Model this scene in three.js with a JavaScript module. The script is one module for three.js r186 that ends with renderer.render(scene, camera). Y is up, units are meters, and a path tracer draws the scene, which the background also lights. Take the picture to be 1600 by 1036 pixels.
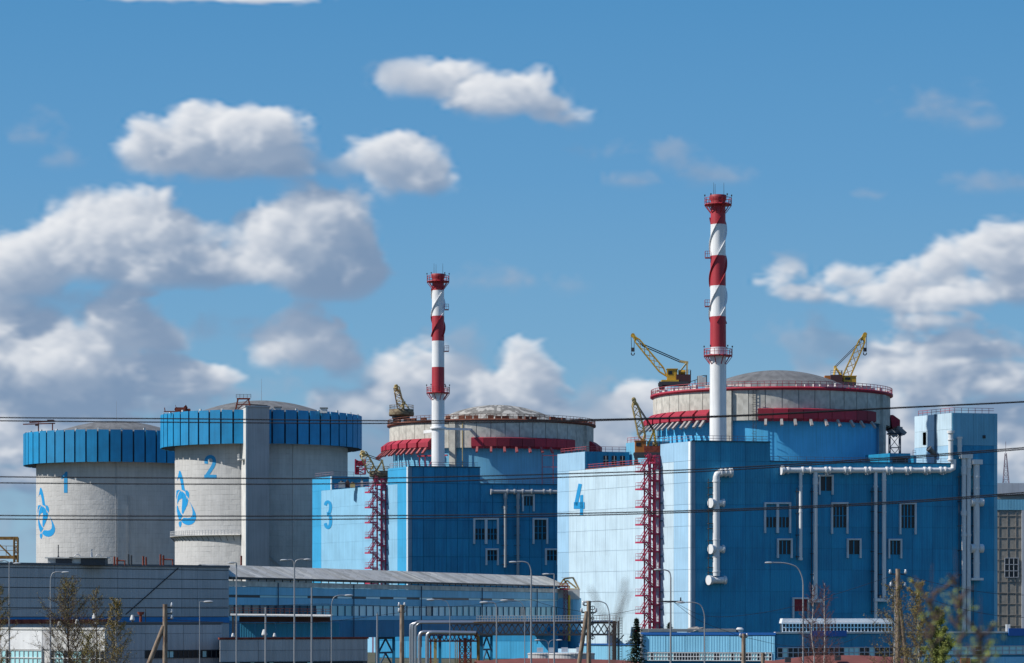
import * as THREE from 'three';

// ---------------------------------------------------------------- camera, sky, sun, exposure
const F = 4537, HOR = 960, CX = 800, EYE = 8.5;                 // lens: focal length in units of 1/1600 of the frame width, horizon line
const renderer = new THREE.WebGLRenderer({ antialias: true });
renderer.setSize(1024, 663);
renderer.toneMapping = THREE.LinearToneMapping;
renderer.toneMappingExposure = 1.0;
renderer.shadowMap.enabled = true;
const scene = new THREE.Scene();
const camera = new THREE.PerspectiveCamera(2 * Math.atan(518 / F) * 180 / Math.PI, 1600 / 1036, 1, 30000);
camera.position.set(0, EYE, 0);
camera.lookAt(0, EYE, -100);
camera.setViewOffset(1600, 1036, 0, -(HOR - 518), 1600, 1036);   // a level camera with the lens shifted up
camera.updateProjectionMatrix();

const SUN_AZ = 78 * Math.PI / 180, SUN_EL = 40 * Math.PI / 180;  // to the left of the viewer, slightly behind
const SUN = new THREE.Vector3(-Math.sin(SUN_AZ) * Math.cos(SUN_EL), Math.sin(SUN_EL), Math.cos(SUN_AZ) * Math.cos(SUN_EL));
const sun = new THREE.DirectionalLight(new THREE.Color(1.0, 0.95, 0.87), 5.0);
sun.name = 'sun';
sun.target.position.set(0, 20, -560);
sun.position.copy(sun.target.position).addScaledVector(SUN, 600);
sun.castShadow = true;
sun.shadow.mapSize.set(4096, 4096);
Object.assign(sun.shadow.camera, { left: -220, right: 220, top: 220, bottom: -220, near: 10, far: 1400 });
scene.add(sun, sun.target);

// ---------------------------------------------------------------- small maths
let seed = 12345;
const rnd = () => { seed = (seed + 0x6d2b79f5) | 0; let t = Math.imul(seed ^ (seed >>> 15), 1 | seed); t = (t + Math.imul(t ^ (t >>> 7), 61 | t)) ^ t; return ((t ^ (t >>> 14)) >>> 0) / 4294967296; };
const rr = (a, b) => a + (b - a) * rnd();
const clamp = (x, a, b) => Math.min(b, Math.max(a, x)), mix = (a, b, t) => a + (b - a) * t;
const smooth = (a, b, x) => { const t = clamp((x - a) / (b - a), 0, 1); return t * t * (3 - 2 * t); };
const lin = (c) => { c /= 255; return c <= 0.04045 ? c / 12.92 : ((c + 0.055) / 1.055) ** 2.4; };
const PERM = new Uint8Array(512);
{ const p = [...Array(256).keys()]; for (let i = 255; i > 0; i--) { const j = Math.floor(rnd() * (i + 1)); [p[i], p[j]] = [p[j], p[i]]; } for (let i = 0; i < 512; i++) PERM[i] = p[i & 255]; }
const grad = (h, x, y, z) => { h &= 15; const u = h < 8 ? x : y, v = h < 4 ? y : h === 12 || h === 14 ? x : z; return ((h & 1) ? -u : u) + ((h & 2) ? -v : v); };
function noise(x, y, z, per = 256) {                             // gradient noise, repeats after `per` cells
  let X = Math.floor(x), Y = Math.floor(y), Z = Math.floor(z);
  x -= X; y -= Y; z -= Z;
  const m = (a) => ((a % per) + per) % per & 255;
  const X1 = m(X + 1), Y1 = m(Y + 1), Z1 = (Z + 1) & 255; X = m(X); Y = m(Y); Z &= 255;
  const u = x * x * x * (x * (x * 6 - 15) + 10), v = y * y * y * (y * (y * 6 - 15) + 10), w = z * z * z * (z * (z * 6 - 15) + 10);
  const A = PERM[X] + Y, A1 = PERM[X] + Y1, B = PERM[X1] + Y, B1 = PERM[X1] + Y1;
  const g = (i, zz, a, b, c) => grad(PERM[PERM[i & 511] + zz & 511], a, b, c);
  return mix(mix(mix(g(A, Z, x, y, z), g(B, Z, x - 1, y, z), u), mix(g(A1, Z, x, y - 1, z), g(B1, Z, x - 1, y - 1, z), u), v),
    mix(mix(g(A, Z1, x, y, z - 1), g(B, Z1, x - 1, y, z - 1), u), mix(g(A1, Z1, x, y - 1, z - 1), g(B1, Z1, x - 1, y - 1, z - 1), u), v), w);
}
const fbm = (x, y, z, oct) => { let s = 0, a = 0.5; for (let i = 0; i < oct; i++) { s += a * noise(x, y, z); x = x * 2.03 + 7.1; y = y * 2.03 + 3.7; z = z * 2.03 + 1.3; a *= 0.52; } return s; };
const billow = (x, y, z, oct) => { let s = 0, a = 0.5; for (let i = 0; i < oct; i++) { s += a * Math.abs(noise(x, y, z)); x = x * 2.07 + 5.3; y = y * 2.07 + 1.9; z = z * 2.07 + 8.1; a *= 0.58; } return s; };
const fbmT = (x, y, z, per, oct) => { let s = 0, a = 0.5; for (let i = 0; i < oct; i++) { s += a * noise(x * (1 << i), y * (1 << i), z + 9.7 * i, per << i); a *= 0.55; } return s; };

// ---------------------------------------------------------------- the sky: clear air and cumulus clouds, computed as a float panorama
const SKY_STOPS = [[0, 156, 187, 208], [3, 137, 179, 205], [5.5, 118, 168, 205], [8.5, 99, 156, 202], [12.5, 80, 143, 194], [30, 54, 114, 174], [90, 35, 83, 148]].map(([e, r, g, b]) => [e, lin(r), lin(g), lin(b)]);
function air(el, out) {
  let i = 0; while (i < SKY_STOPS.length - 2 && el > SKY_STOPS[i + 1][0]) i++;
  const a = SKY_STOPS[i], b = SKY_STOPS[i + 1], t = clamp((el - a[0]) / (b[0] - a[0]), 0, 1);
  for (let c = 0; c < 3; c++) out[c] = mix(a[c + 1], b[c + 1], t);
}
const PXDEG = F * Math.PI / 180;
// puffs: [x, y, radius x, radius y, weight]; x and y in frame units (1600 wide), heights measured down as in the frame
const PUFFS = [
  // long cloud in the upper left and its neighbour
  [250, 228, 62, 44, 1], [318, 205, 56, 46, 1], [380, 212, 62, 48, 1], [440, 222, 52, 46, 1], [300, 258, 88, 34, 0.9], [420, 262, 84, 32, 0.85], [490, 266, 54, 30, 0.6], [215, 258, 44, 22, 0.6],
  [583, 240, 50, 38, 0.85], [638, 248, 56, 42, 0.95], [676, 286, 46, 36, 0.8], [620, 288, 52, 34, 0.7], [560, 275, 36, 26, 0.45],
  // the two big ones below
  [150, 350, 72, 52, 1], [222, 352, 68, 56, 1.05], [100, 396, 84, 54, 0.95], [200, 408, 96, 56, 1], [30, 420, 74, 58, 0.9], [-30, 440, 80, 60, 0.9], [290, 404, 82, 54, 1], [352, 430, 60, 38, 0.75], [292, 350, 34, 30, 0.7], [255, 435, 90, 30, 0.7], [60, 462, 90, 26, 0.6], [330, 365, 30, 22, 0.6],
  [470, 352, 70, 56, 1.1], [528, 352, 56, 56, 1.1], [424, 372, 56, 50, 1], [505, 414, 82, 64, 1.1], [566, 430, 48, 52, 0.9], [512, 458, 58, 32, 0.75], [440, 420, 60, 42, 0.8], [385, 352, 40, 30, 0.55],
  // upper middle
  [650, 128, 54, 36, 0.9], [714, 128, 60, 38, 1], [786, 150, 60, 36, 1], [838, 148, 48, 38, 1], [880, 182, 48, 26, 0.8], [756, 166, 70, 30, 0.85], [620, 120, 34, 24, 0.4],
  // thin scraps
  [1068, 252, 54, 34, 0.5], [1112, 274, 48, 20, 0.45], [1046, 240, 30, 22, 0.38], [945, 236, 44, 16, 0.36], [985, 284, 44, 14, 0.33], [1480, 168, 66, 28, 0.43], [1528, 190, 50, 18, 0.4], [62, 212, 34, 28, 0.42], [92, 250, 30, 18, 0.36], [1540, 290, 60, 16, 0.38], [1366, 306, 26, 10, 0.33], [770, 438, 60, 20, 0.38], [884, 444, 40, 16, 0.36], [1225, 405, 30, 22, 0.38], [300, -6, 150, 14, 0.7], [430, 0, 90, 12, 0.7], [1250, 520, 56, 22, 0.38],
  // lower left bank
  [200, 500, 58, 46, 1.05], [236, 536, 56, 44, 1], [150, 522, 66, 38, 0.9], [28, 540, 90, 48, 0.95], [110, 566, 90, 40, 0.9], [-40, 560, 90, 60, 0.9], [240, 590, 110, 30, 0.8], [60, 612, 120, 40, 0.85], [180, 632, 120, 36, 0.8], [300, 600, 70, 34, 0.75], [20, 660, 120, 40, 0.9], [330, 640, 90, 30, 0.6], [100, 690, 150, 40, 0.8],
  [470, 526, 62, 44, 1], [520, 562, 60, 34, 0.9], [440, 556, 54, 32, 0.8], [352, 520, 48, 24, 0.48], [560, 580, 60, 24, 0.5], [545, 620, 60, 30, 0.6],
  [648, 590, 66, 52, 0.95], [704, 606, 64, 44, 0.9], [735, 562, 46, 44, 0.6], [820, 582, 48, 48, 0.95], [846, 612, 44, 38, 0.85], [770, 620, 80, 34, 0.8], [620, 640, 80, 34, 0.8], [900, 660, 70, 30, 0.6], [716, 528, 40, 20, 0.4], [520, 640, 60, 30, 0.7],
  [1006, 630, 44, 42, 1.15], [970, 650, 44, 30, 0.9], [930, 620, 40, 34, 0.45], [910, 700, 60, 50, 0.8], [960, 690, 50, 30, 0.7],
  // the bank on the right
  [1575, 392, 70, 46, 1], [1505, 402, 54, 36, 0.95], [1620, 430, 80, 56, 1], [1450, 436, 54, 32, 0.85], [1385, 448, 50, 30, 0.8], [1312, 440, 46, 30, 0.74], [1224, 438, 40, 30, 0.7], [1535, 462, 80, 28, 0.8], [1270, 462, 50, 18, 0.7], [1455, 470, 60, 20, 0.72], [1250, 466, 60, 18, 0.5], [1410, 470, 90, 22, 0.7],
  [1440, 540, 84, 32, 0.9], [1560, 548, 90, 36, 0.9], [1370, 575, 56, 30, 0.85], [1330, 625, 60, 28, 0.8], [1415, 590, 50, 26, 0.8], [1260, 545, 44, 26, 0.66], [1470, 565, 50, 26, 0.85], [1500, 606, 100, 34, 0.8], [1300, 610, 80, 34, 0.7], [1420, 640, 100, 32, 0.78], [1585, 665, 100, 36, 0.8], [1340, 542, 46, 28, 0.6], [1290, 560, 40, 26, 0.45], [1600, 740, 120, 40, 0.8], [1250, 590, 50, 26, 0.5],
  [380, 690, 110, 34, 0.6], [460, 668, 100, 30, 0.62], [600, 688, 110, 36, 0.64], [700, 660, 90, 34, 0.7], [800, 650, 90, 34, 0.75], [430, 610, 60, 26, 0.55], [90, 730, 160, 44, 0.75], [250, 700, 120, 40, 0.7], [130, 480, 60, 24, 0.6], [10, 500, 80, 30, 0.8], [60, 580, 110, 40, 0.9], [1500, 700, 130, 36, 0.74], [1320, 660, 100, 36, 0.75], [1450, 500, 70, 20, 0.74], [1570, 600, 80, 28, 0.8],
  [1400, 700, 140, 40, 0.8], [1200, 650, 120, 30, 0.5], [600, 720, 120, 40, 0.6], [20, 780, 120, 40, 0.6], [20, 850, 140, 40, 0.5],
].map(([x, y, rx, ry, w]) => ({ x: x - CX, y: HOR - y, z: rr(-40, 40), rx: rx * (w < 0.5 ? 1.75 : 1.34), ry: ry * (w < 0.5 ? 1.9 : 1.38), rz: (rx + ry) * 0.72, w: w < 0.5 ? w + 0.21 : w, op: w < 0.5 ? 0.5 : w < 0.68 ? 0.4 : 1 }));
for (let k = 0; k < 230; k++) {                                  // the same kind of clouds all round the horizon
  const az = rr(-180, 180), el = 1.5 + 38 * rnd() ** 1.8, far = 1 / (0.55 + el / 14), size = rr(70, 150) * (0.6 + 0.7 * rnd()) / Math.max(0.35, far);
  if (Math.abs(az) < 14.5 && el < 15) continue;
  for (let j = 0, n = 4 + Math.floor(rnd() * 4); j < n; j++) { const t = j / (n - 1) - 0.5; PUFFS.push({ x: az * PXDEG + t * size * 2.4 + rr(-20, 20), y: el * PXDEG + rr(-0.2, 0.25) * size, z: rr(-40, 40), rx: size * rr(0.5, 0.75), ry: size * rr(0.34, 0.5), rz: size * 0.5, w: rr(0.75, 1.1) * (1 - Math.abs(t) * 0.4), op: 1 }); }
}
const CELL = 80, GRID = new Map();
for (const b of PUFFS) for (let i = Math.floor((b.x - b.rx - 140) / CELL); i <= Math.floor((b.x + b.rx + 140) / CELL); i++) for (let j = Math.floor((b.y - b.ry - 140) / CELL); j <= Math.floor((b.y + b.ry + 140) / CELL); j++) { const k = i * 4096 + j; if (!GRID.has(k)) GRID.set(k, []); GRID.get(k).push(b); }
let thinness = 1;                                                // of the spot looked at last: scraps of thin cloud stay grey
function density(x, y, z, list, oct) {
  let s = 0, thin = 0, low = 0;
  for (const b of list) {
    const dx = (x - b.x) / b.rx, dz = (z - b.z) / b.rz; let dy = (y - b.y) / b.ry; if (dy < 0) dy *= 1.3;
    const q = 1 - dx * dx - dy * dy - dz * dz; if (q > 0) { s += q * b.w; thin += q * b.w * b.op; low += q * b.w * dy; }
  }
  if (s < 0.02) return 0;
  thinness = thin / s;
  const wx = noise(x / 100, y / 100, 5.5) * 30, wy = noise(x / 100, y / 100, 9.5) * 24, u = (x + wx) / 58, v = (y + wy) / 50, w = z / 60;
  const soft = fbm(u, v, w, Math.min(oct, 3)), puffy = 0.3 - billow(u * 1.3 + 4.2, v * 1.3, w * 1.3, oct);
  return clamp((Math.min(s, 1.25) * 1.1 + soft * 1.2 + puffy * 1.05 - 0.4) * 1.6, 0, 1) * thin / s * mix(0.3, 1, smooth(-0.75, 0.1, low / s));
}
const SUNW = new THREE.Vector3(-0.62, 0.74, 0.2).normalize();
function clouds(x, y, out, fine) {                               // marches through the puffs seen at (x, y): out = r, g, b in front of the air, and what still shows through
  const list = GRID.get(Math.floor(x / CELL) * 4096 + Math.floor(y / CELL));
  out[0] = out[1] = out[2] = 0; out[3] = 1;
  if (!list) return;
  const step = fine ? 7.5 : 22, oct = fine ? 5 : 3;
  const far = smooth(0, 420, y);
  for (let z = 130; z > -130 && out[3] > 0.02; z -= step) {
    const d = density(x, y, z, list, oct);
    if (d < 0.005) continue;
    let depth = 0; const grey = mix(0.3, 1, smooth(0.45, 0.95, thinness));
    for (let k = 1, t = 7; k <= (fine ? 6 : 4); k++, t *= fine ? 1.75 : 2.6) depth += density(x + SUNW.x * t, y + SUNW.y * t, z + SUNW.z * t, list, k < 4 ? 3 : 2) * t * 0.72;
    const ext = d * d * 0.045 + d * 0.011, a = 1 - Math.exp(-ext * step);
    const lit = grey * (0.66 * Math.exp(-depth * 0.031) + 0.34 * Math.exp(-depth * 0.011)), w = out[3] * a;
    const powder = 0.72 + 0.28 * (1 - Math.exp(-d * 5));
    out[0] += w * (0.172 + 0.685 * lit * powder); out[1] += w * (0.272 + 0.6 * lit * powder); out[2] += w * (0.428 + 0.47 * lit * powder);
    out[3] *= 1 - a;
  }
}
function panorama(W, H) {
  const data = new Float32Array(W * H * 4), c3 = [0, 0, 0], c4 = [0, 0, 0, 0], lowW = 720, lowH = 360, low = new Float32Array(lowW * (lowH / 2 + 2) * 4);
  const azOf = (u) => { let a = (u - 0.25) * 360; if (a > 180) a -= 360; return a; };      // degrees to the right of the camera's heading
  for (let r = 0; r < lowH / 2 + 1; r++) for (let c = 0; c < lowW; c++) {
    const az = azOf((c + 0.5) / lowW), el = (r + 0.5) / lowH * 180;
    clouds(az * PXDEG, el * PXDEG, c4, false);
    low.set(c4, (r * lowW + c) * 4);
  }
  for (let r = 0; r < H; r++) {
    const el = (r + 0.5) / H * 180 - 90;
    if (el < 0) { for (let o = r * W * 4, e = o + W * 4; o < e; o += 4) { data[o] = 0.13; data[o + 1] = 0.135; data[o + 2] = data[o + 3] = 0.13; } continue; }
    air(el, c3);
    for (let c = 0; c < W; c++) {
      const u = (c + 0.5) / W, az = azOf(u);
      if (Math.abs(az) < 11 && el < 13) {
        const t = Math.tan(az * Math.PI / 180), x = F * t, y = F * Math.tan(el * Math.PI / 180) / Math.cos(az * Math.PI / 180);
        clouds(x, y, c4, true);
      } else {
        const fx = u * lowW - 0.5, fy = Math.max(0, el / 180 * lowH - 0.5), x0 = Math.floor(fx), y0 = Math.floor(fy), tx = fx - x0, ty = fy - y0;
        const a = (y0 * lowW + (x0 + lowW) % lowW) * 4, b = (y0 * lowW + (x0 + 1 + lowW) % lowW) * 4, up = lowW * 4;
        for (let k = 0; k < 4; k++) c4[k] = (low[a + k] * (1 - tx) + low[b + k] * tx) * (1 - ty) + (low[a + up + k] * (1 - tx) + low[b + up + k] * tx) * ty;
      }
      const o = (r * W + c) * 4;
      data[o] = c3[0] * c4[3] + c4[0]; data[o + 1] = c3[1] * c4[3] + c4[1]; data[o + 2] = c3[2] * c4[3] + c4[2]; data[o + 3] = 1;
    }
  }
  // the renderer's cubic filter smooths what it reads: sharpen the frame's part of the sky by just as much
  const c0 = Math.floor((0.25 - 11 / 360) * W) + 4, cw = Math.floor(22 / 360 * W) - 8, r0 = Math.ceil(H / 2) + 2, rh = Math.floor(13 / 180 * H) - 6;
  for (let k = 0; k < 3; k++) {
    const want = new Float32Array(cw * rh), cur = new Float32Array(cw * rh), at = (x, y) => clamp(y, 0, rh - 1) * cw + clamp(x, 0, cw - 1);
    for (let y = 0; y < rh; y++) for (let x = 0; x < cw; x++) want[y * cw + x] = cur[y * cw + x] = data[((r0 + y) * W + c0 + x) * 4 + k];
    for (let it = 0; it < 4; it++) {
      const a = new Float32Array(cw * rh), b = new Float32Array(cw * rh);
      for (let y = 0; y < rh; y++) for (let x = 0; x < cw; x++) a[y * cw + x] = (cur[at(x - 1, y)] + 4 * cur[at(x, y)] + cur[at(x + 1, y)]) / 6;
      for (let y = 0; y < rh; y++) for (let x = 0; x < cw; x++) b[y * cw + x] = (a[at(x, y - 1)] + 4 * a[at(x, y)] + a[at(x, y + 1)]) / 6;
      for (let i = 0; i < cur.length; i++) cur[i] += want[i] - b[i];
    }
    for (let y = 4; y < rh - 4; y++) for (let x = 4; x < cw - 4; x++) data[((r0 + y) * W + c0 + x) * 4 + k] = Math.max(0.01, cur[y * cw + x]);
  }
  const t = new THREE.DataTexture(data, W, H, THREE.RGBAFormat, THREE.FloatType);
  t.mapping = THREE.EquirectangularReflectionMapping; t.magFilter = t.minFilter = THREE.LinearFilter; t.needsUpdate = true;
  return t;
}
scene.background = panorama(4096, 4096);
scene.environment = scene.background;

// ---------------------------------------------------------------- building helpers
const V = (x, y, z) => new THREE.Vector3(x, y, z);
const P = (px, py, d) => V((px - CX) / F * d, EYE + (HOR - py) / F * d, -d);           // the point at frame position px, py and depth d
const UP = V(0, 1, 0);
const numbers = {};
const numbered = (n) => { const k = numbers[n] = (numbers[n] ?? -1) + 1; return k ? n + '_' + String(k).padStart(3, '0') : n; };
function thing(name, label, category, at, group) {
  const o = new THREE.Group(); o.name = numbered(name); scene.add(o);
  if (at) o.position.copy(at);
  o.userData = { label, category }; if (group) o.userData.group = group;
  return o;
}
const rootOf = (o) => { while (o.parent && o.parent !== scene) o = o.parent; return o; };
class MB {                                                       // collects shapes given in scene coordinates and joins them into one mesh
  constructor() { this.p = []; this.n = []; this.t = []; }
  get empty() { return !this.p.length; }
  add(g, keepUv) {
    if (g.index) g = g.toNonIndexed();
    const p = g.attributes.position, n = g.attributes.normal, t = g.attributes.uv, a = V(), b = V(), c = V(), q = V();
    for (let i = 0; i < p.count; i += 3) {
      a.fromBufferAttribute(p, i); b.fromBufferAttribute(p, i + 1); c.fromBufferAttribute(p, i + 2);
      q.subVectors(b, a).cross(V().subVectors(c, a));
      if (q.lengthSq() < 1e-16) continue;
      q.normalize();
      const l = Math.hypot(q.x, q.z) || 1, tx = q.z / l, tz = -q.x / l, flat = Math.abs(q.y) > 0.75;
      for (let k = 0; k < 3; k++) {
        const v = [a, b, c][k];
        this.p.push(v.x, v.y, v.z); this.n.push(n.getX(i + k), n.getY(i + k), n.getZ(i + k));
        if (keepUv) this.t.push(t.getX(i + k), t.getY(i + k)); else if (flat) this.t.push(v.x, v.z); else this.t.push(v.x * tx + v.z * tz, v.y);
      }
    }
    return this;
  }
  frame(o, x, y, z, w, h, d) {                                   // a box centred on o, its edges along x, y, z
    const m = new THREE.Matrix4().makeBasis(x, y, z).setPosition(o);
    return this.add(new THREE.BoxGeometry(w, h, d).applyMatrix4(m));
  }
  box(x, y, z, w, h, d, turn = 0) { return this.add(new THREE.BoxGeometry(w, h, d).rotateY(turn).translate(x, y, z)); }
  bar(a, b, w, h = w) {                                          // a square bar between two points
    const z = V().subVectors(b, a), len = z.length(); if (len < 1e-6) return this; z.normalize();
    const x = Math.abs(z.y) > 0.99 ? V(1, 0, 0) : V().crossVectors(UP, z).normalize(), y = V().crossVectors(z, x);
    return this.frame(V().addVectors(a, b).multiplyScalar(0.5), x, y, z, w, h, len);
  }
  rod(a, b, r, r2 = r, seg = 8, open = false) {                  // a round bar, r at a and r2 at b
    const d = V().subVectors(b, a), len = d.length(); if (len < 1e-6) return this;
    const g = new THREE.CylinderGeometry(r2, r, len, seg, 1, open).applyQuaternion(new THREE.Quaternion().setFromUnitVectors(UP, d.normalize())).translate((a.x + b.x) / 2, (a.y + b.y) / 2, (a.z + b.z) / 2);
    return this.add(g);
  }
  tube(pts, r, seg = 8, steps = 0) { return this.add(new THREE.TubeGeometry(new THREE.CatmullRomCurve3(pts, false, 'centripetal'), steps || pts.length * 5, r, seg)); }
  pipe(pts, r, bend, seg = 12) {                                 // straight runs with rounded elbows
    const path = new THREE.CurvePath(); let from = pts[0];
    for (let i = 1; i < pts.length; i++) {
      if (i === pts.length - 1) { path.add(new THREE.LineCurve3(from, pts[i])); break; }
      const a = pts[i].clone().lerp(pts[i - 1], bend / pts[i].distanceTo(pts[i - 1])), b = pts[i].clone().lerp(pts[i + 1], bend / pts[i].distanceTo(pts[i + 1]));
      path.add(new THREE.LineCurve3(from, a)); path.add(new THREE.QuadraticBezierCurve3(a, pts[i], b)); from = b;
    }
    return this.add(new THREE.TubeGeometry(path, 14 * pts.length, r, seg));
  }
  lathe(cx, cz, prof, seg = 96, from = 0, len = Math.PI * 2) {   // profile of [radius, height]; uv in metres round and up
    const g = new THREE.LatheGeometry(prof.map(([r, y]) => new THREE.Vector2(r, y)), seg, from, len).translate(cx, 0, cz);
    const t = g.attributes.uv, R = Math.max(...prof.map((q) => q[0])); let s = 0; const along = prof.map((q, i) => (i ? s += Math.hypot(q[0] - prof[i - 1][0], q[1] - prof[i - 1][1]) : 0));
    for (let i = 0; i < t.count; i++) t.setXY(i, Math.round(t.getX(i) * seg) / seg * len * R, along[i % prof.length] + prof[0][1]);
    return this.add(g, true);
  }
  prism(pts, y0, y1) {                                           // upright prism over plan points [x, z]
    const tri = THREE.ShapeUtils.triangulateShape(pts.map(([x, z]) => new THREE.Vector2(x, z)), []), pos = [];
    for (const [a, b, c] of tri) { for (const i of [a, c, b]) pos.push(pts[i][0], y1, pts[i][1]); for (const i of [a, b, c]) pos.push(pts[i][0], y0, pts[i][1]); }
    for (let i = 0; i < pts.length; i++) { const [ax, az] = pts[i], [bx, bz] = pts[(i + 1) % pts.length]; pos.push(ax, y0, az, bx, y0, bz, bx, y1, bz, ax, y0, az, bx, y1, bz, ax, y1, az); }
    return this.tris(pos);
  }
  tris(pos) { const g = new THREE.BufferGeometry(); g.setAttribute('position', new THREE.Float32BufferAttribute(pos, 3)); g.computeVertexNormals(); return this.add(g); }
  quad(a, b, c, d) { return this.tris([a, b, c, a, c, d].flatMap((v) => [v.x, v.y, v.z])); }
  hexa(a, b, c, d, out) {                                        // a slab: the quad a b c d, thickened by the vector out
    const [e, f, g, h] = [a, b, c, d].map((v) => v.clone().add(out));
    this.quad(a, b, c, d); this.quad(e, f, g, h); this.quad(a, b, f, e); this.quad(b, c, g, f); this.quad(c, d, h, g); return this.quad(d, a, e, h);
  }
  lattice(a, b, w0, w1, n, r, side = null, d0 = w0, d1 = w1) {   // four chords with zigzag bracing
    const z = V().subVectors(b, a).normalize(), x = side ? side.clone() : (Math.abs(z.y) > 0.99 ? V(1, 0, 0) : V().crossVectors(UP, z).normalize()), y = V().crossVectors(z, x).normalize();
    const at = (t, i, j) => a.clone().lerp(b, t).addScaledVector(x, i * mix(w0, w1, t) / 2).addScaledVector(y, j * mix(d0, d1, t) / 2), C = [[-1, -1], [1, -1], [1, 1], [-1, 1]];
    for (const [i, j] of C) this.bar(at(0, i, j), at(1, i, j), r);
    for (let k = 0; k < n; k++) for (let s = 0; s < 4; s++) { const [p, q] = [C[s], C[(s + 1) % 4]], f = k % 2 ? [q, p] : [p, q]; this.bar(at(k / n, ...f[0]), at((k + 1) / n, ...f[1]), r * 0.6); if (s % 2 === 0) this.bar(at(k / n, ...p), at(k / n, ...q), r * 0.5); }
    return this;
  }
  railing(pts, h, every, r) {                                    // posts with two rails along a line of points
    let carry = 0;
    for (let i = 1; i < pts.length; i++) {
      const a = pts[i - 1], b = pts[i], len = a.distanceTo(b);
      for (const t of [1, 0.55]) this.bar(a.clone().setY(a.y + h * t), b.clone().setY(b.y + h * t), r);
      for (; carry <= len; carry += every) { const q = a.clone().lerp(b, carry / len); this.bar(q, q.clone().setY(q.y + h), r); }
      carry -= len;
    }
    return this;
  }
  build(name, material, parent, label) {
    const g = new THREE.BufferGeometry(), o = rootOf(parent).position, p = Float32Array.from(this.p);
    for (let i = 0; i < p.length; i += 3) { p[i] -= o.x; p[i + 1] -= o.y; p[i + 2] -= o.z; }
    g.setAttribute('position', new THREE.BufferAttribute(p, 3)); g.setAttribute('normal', new THREE.Float32BufferAttribute(this.n, 3)); g.setAttribute('uv', new THREE.Float32BufferAttribute(this.t, 2));
    const m = new THREE.Mesh(g, material); m.name = numbered(name); m.castShadow = m.receiveShadow = true; if (label) m.userData.label = label;
    parent.add(m);
    return m;
  }
  single(name, material, at, label, category, group) {           // a thing that is one mesh, its origin at `at`
    const t = new THREE.Group(); t.position.copy(at); const keep = t.position; const holder = { position: keep, parent: null, add() {} };
    const m = this.build(name, material, holder); m.position.copy(at); scene.add(m); m.userData = { label, category }; if (group) m.userData.group = group;
    return m;
  }
}
const mb = () => new MB();

// ---------------------------------------------------------------- surfaces
function texture(size, metres, f, srgb = true) {                 // f(u, v) in 0..1 gives grey or [r, g, b]; the texture repeats every `metres`
  const d = new Uint8Array(size * size * 4);
  for (let y = 0; y < size; y++) for (let x = 0; x < size; x++) {
    const c = f(x / size, y / size), o = (y * size + x) * 4, e = (v) => { v = clamp(v, 0, 1); return Math.round(255 * (srgb ? (v <= 0.0031308 ? v * 12.92 : 1.055 * v ** (1 / 2.4) - 0.055) : v)); };
    if (typeof c === 'number') d[o] = d[o + 1] = d[o + 2] = e(c); else { d[o] = e(c[0]); d[o + 1] = e(c[1]); d[o + 2] = e(c[2]); }
    d[o + 3] = 255;
  }
  const t = new THREE.DataTexture(d, size, size); t.wrapS = t.wrapT = THREE.RepeatWrapping; t.magFilter = THREE.LinearFilter; t.minFilter = THREE.LinearMipmapLinearFilter; t.generateMipmaps = true;
  if (srgb) t.colorSpace = THREE.SRGBColorSpace;
  t.repeat.set(1 / metres, 1 / metres); t.needsUpdate = true;
  return t;
}
const stretch = (t, sx, sy) => { const c = t.clone(); c.repeat.set(1 / sx, 1 / sy); c.needsUpdate = true; return c; };
// painted sheet: rain streaks running down, blotches, a little grain
const T_PAINT = texture(512, 24, (u, v) => 0.9 + 0.34 * fbmT(u * 40, v * 3, 1, 1 << 3 === 8 ? 40 : 40, 2) * 0.5 + 0.3 * fbmT(u * 7, v * 7, 4, 7, 4) + 0.05 * (noise(u * 256, v * 256, 3, 256)));
const T_STREAK = texture(512, 20, (u, v) => { const s = fbmT(u * 64, v * 2, 2, 64, 2), b = fbmT(u * 5, v * 5, 7, 5, 5); return 0.93 + 0.26 * s + 0.17 * b; });
const T_FADED = texture(512, 34, (u, v) => { const k = fbmT(u * 40, v * 3, 2, 1 * 40, 3), b = fbmT(u * 4, v * 4, 6, 4, 5), r = smooth(0.2, 0.4, fbmT(u * 60, v * 2, 5, 60, 2)) * smooth(0, 0.2, fbmT(u * 5, v * 5, 9, 5, 2)); return [0.9 + 0.5 * k + 0.5 * b + 2.2 * r, 0.92 + 0.34 * k + 0.36 * b + 0.2 * r, 0.94 + 0.28 * k + 0.3 * b + 0.08 * r]; });
// concrete cast in lifts: form joints, stains and grain
const T_CONCRETE = texture(1024, 20, (u, v) => {
  const row = Math.floor(v * 16), fv = v * 16 - row, fu = (u * 10 + (row % 2) * 0.5 + 0.13 * (row % 5)) % 1;
  const joint = Math.max(1 - smooth(0, 0.1, Math.min(fv, 1 - fv)), 0.75 * (1 - smooth(0, 0.045, Math.min(fu, 1 - fu))));
  const tone = noise(Math.floor(u * 10 + (row % 2) * 0.5) * 1.7 + 0.3, row * 1.3 + 0.2, 2.5, 256) * 0.05;
  return 0.9 + tone + 0.4 * fbmT(u * 6, v * 6, 3, 6, 6) * 0.36 + 0.17 * fbmT(u * 40, v * 2, 3, 40, 2) - joint * (0.07 + 0.1 * noise(u * 9, v * 9, 6, 9));
});
const T_ROUGHCAST = texture(512, 9, (u, v) => 0.86 + 0.5 * fbmT(u * 6, v * 6, 5, 6, 6) + 0.1 * noise(u * 180, v * 180, 2, 180));
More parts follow.
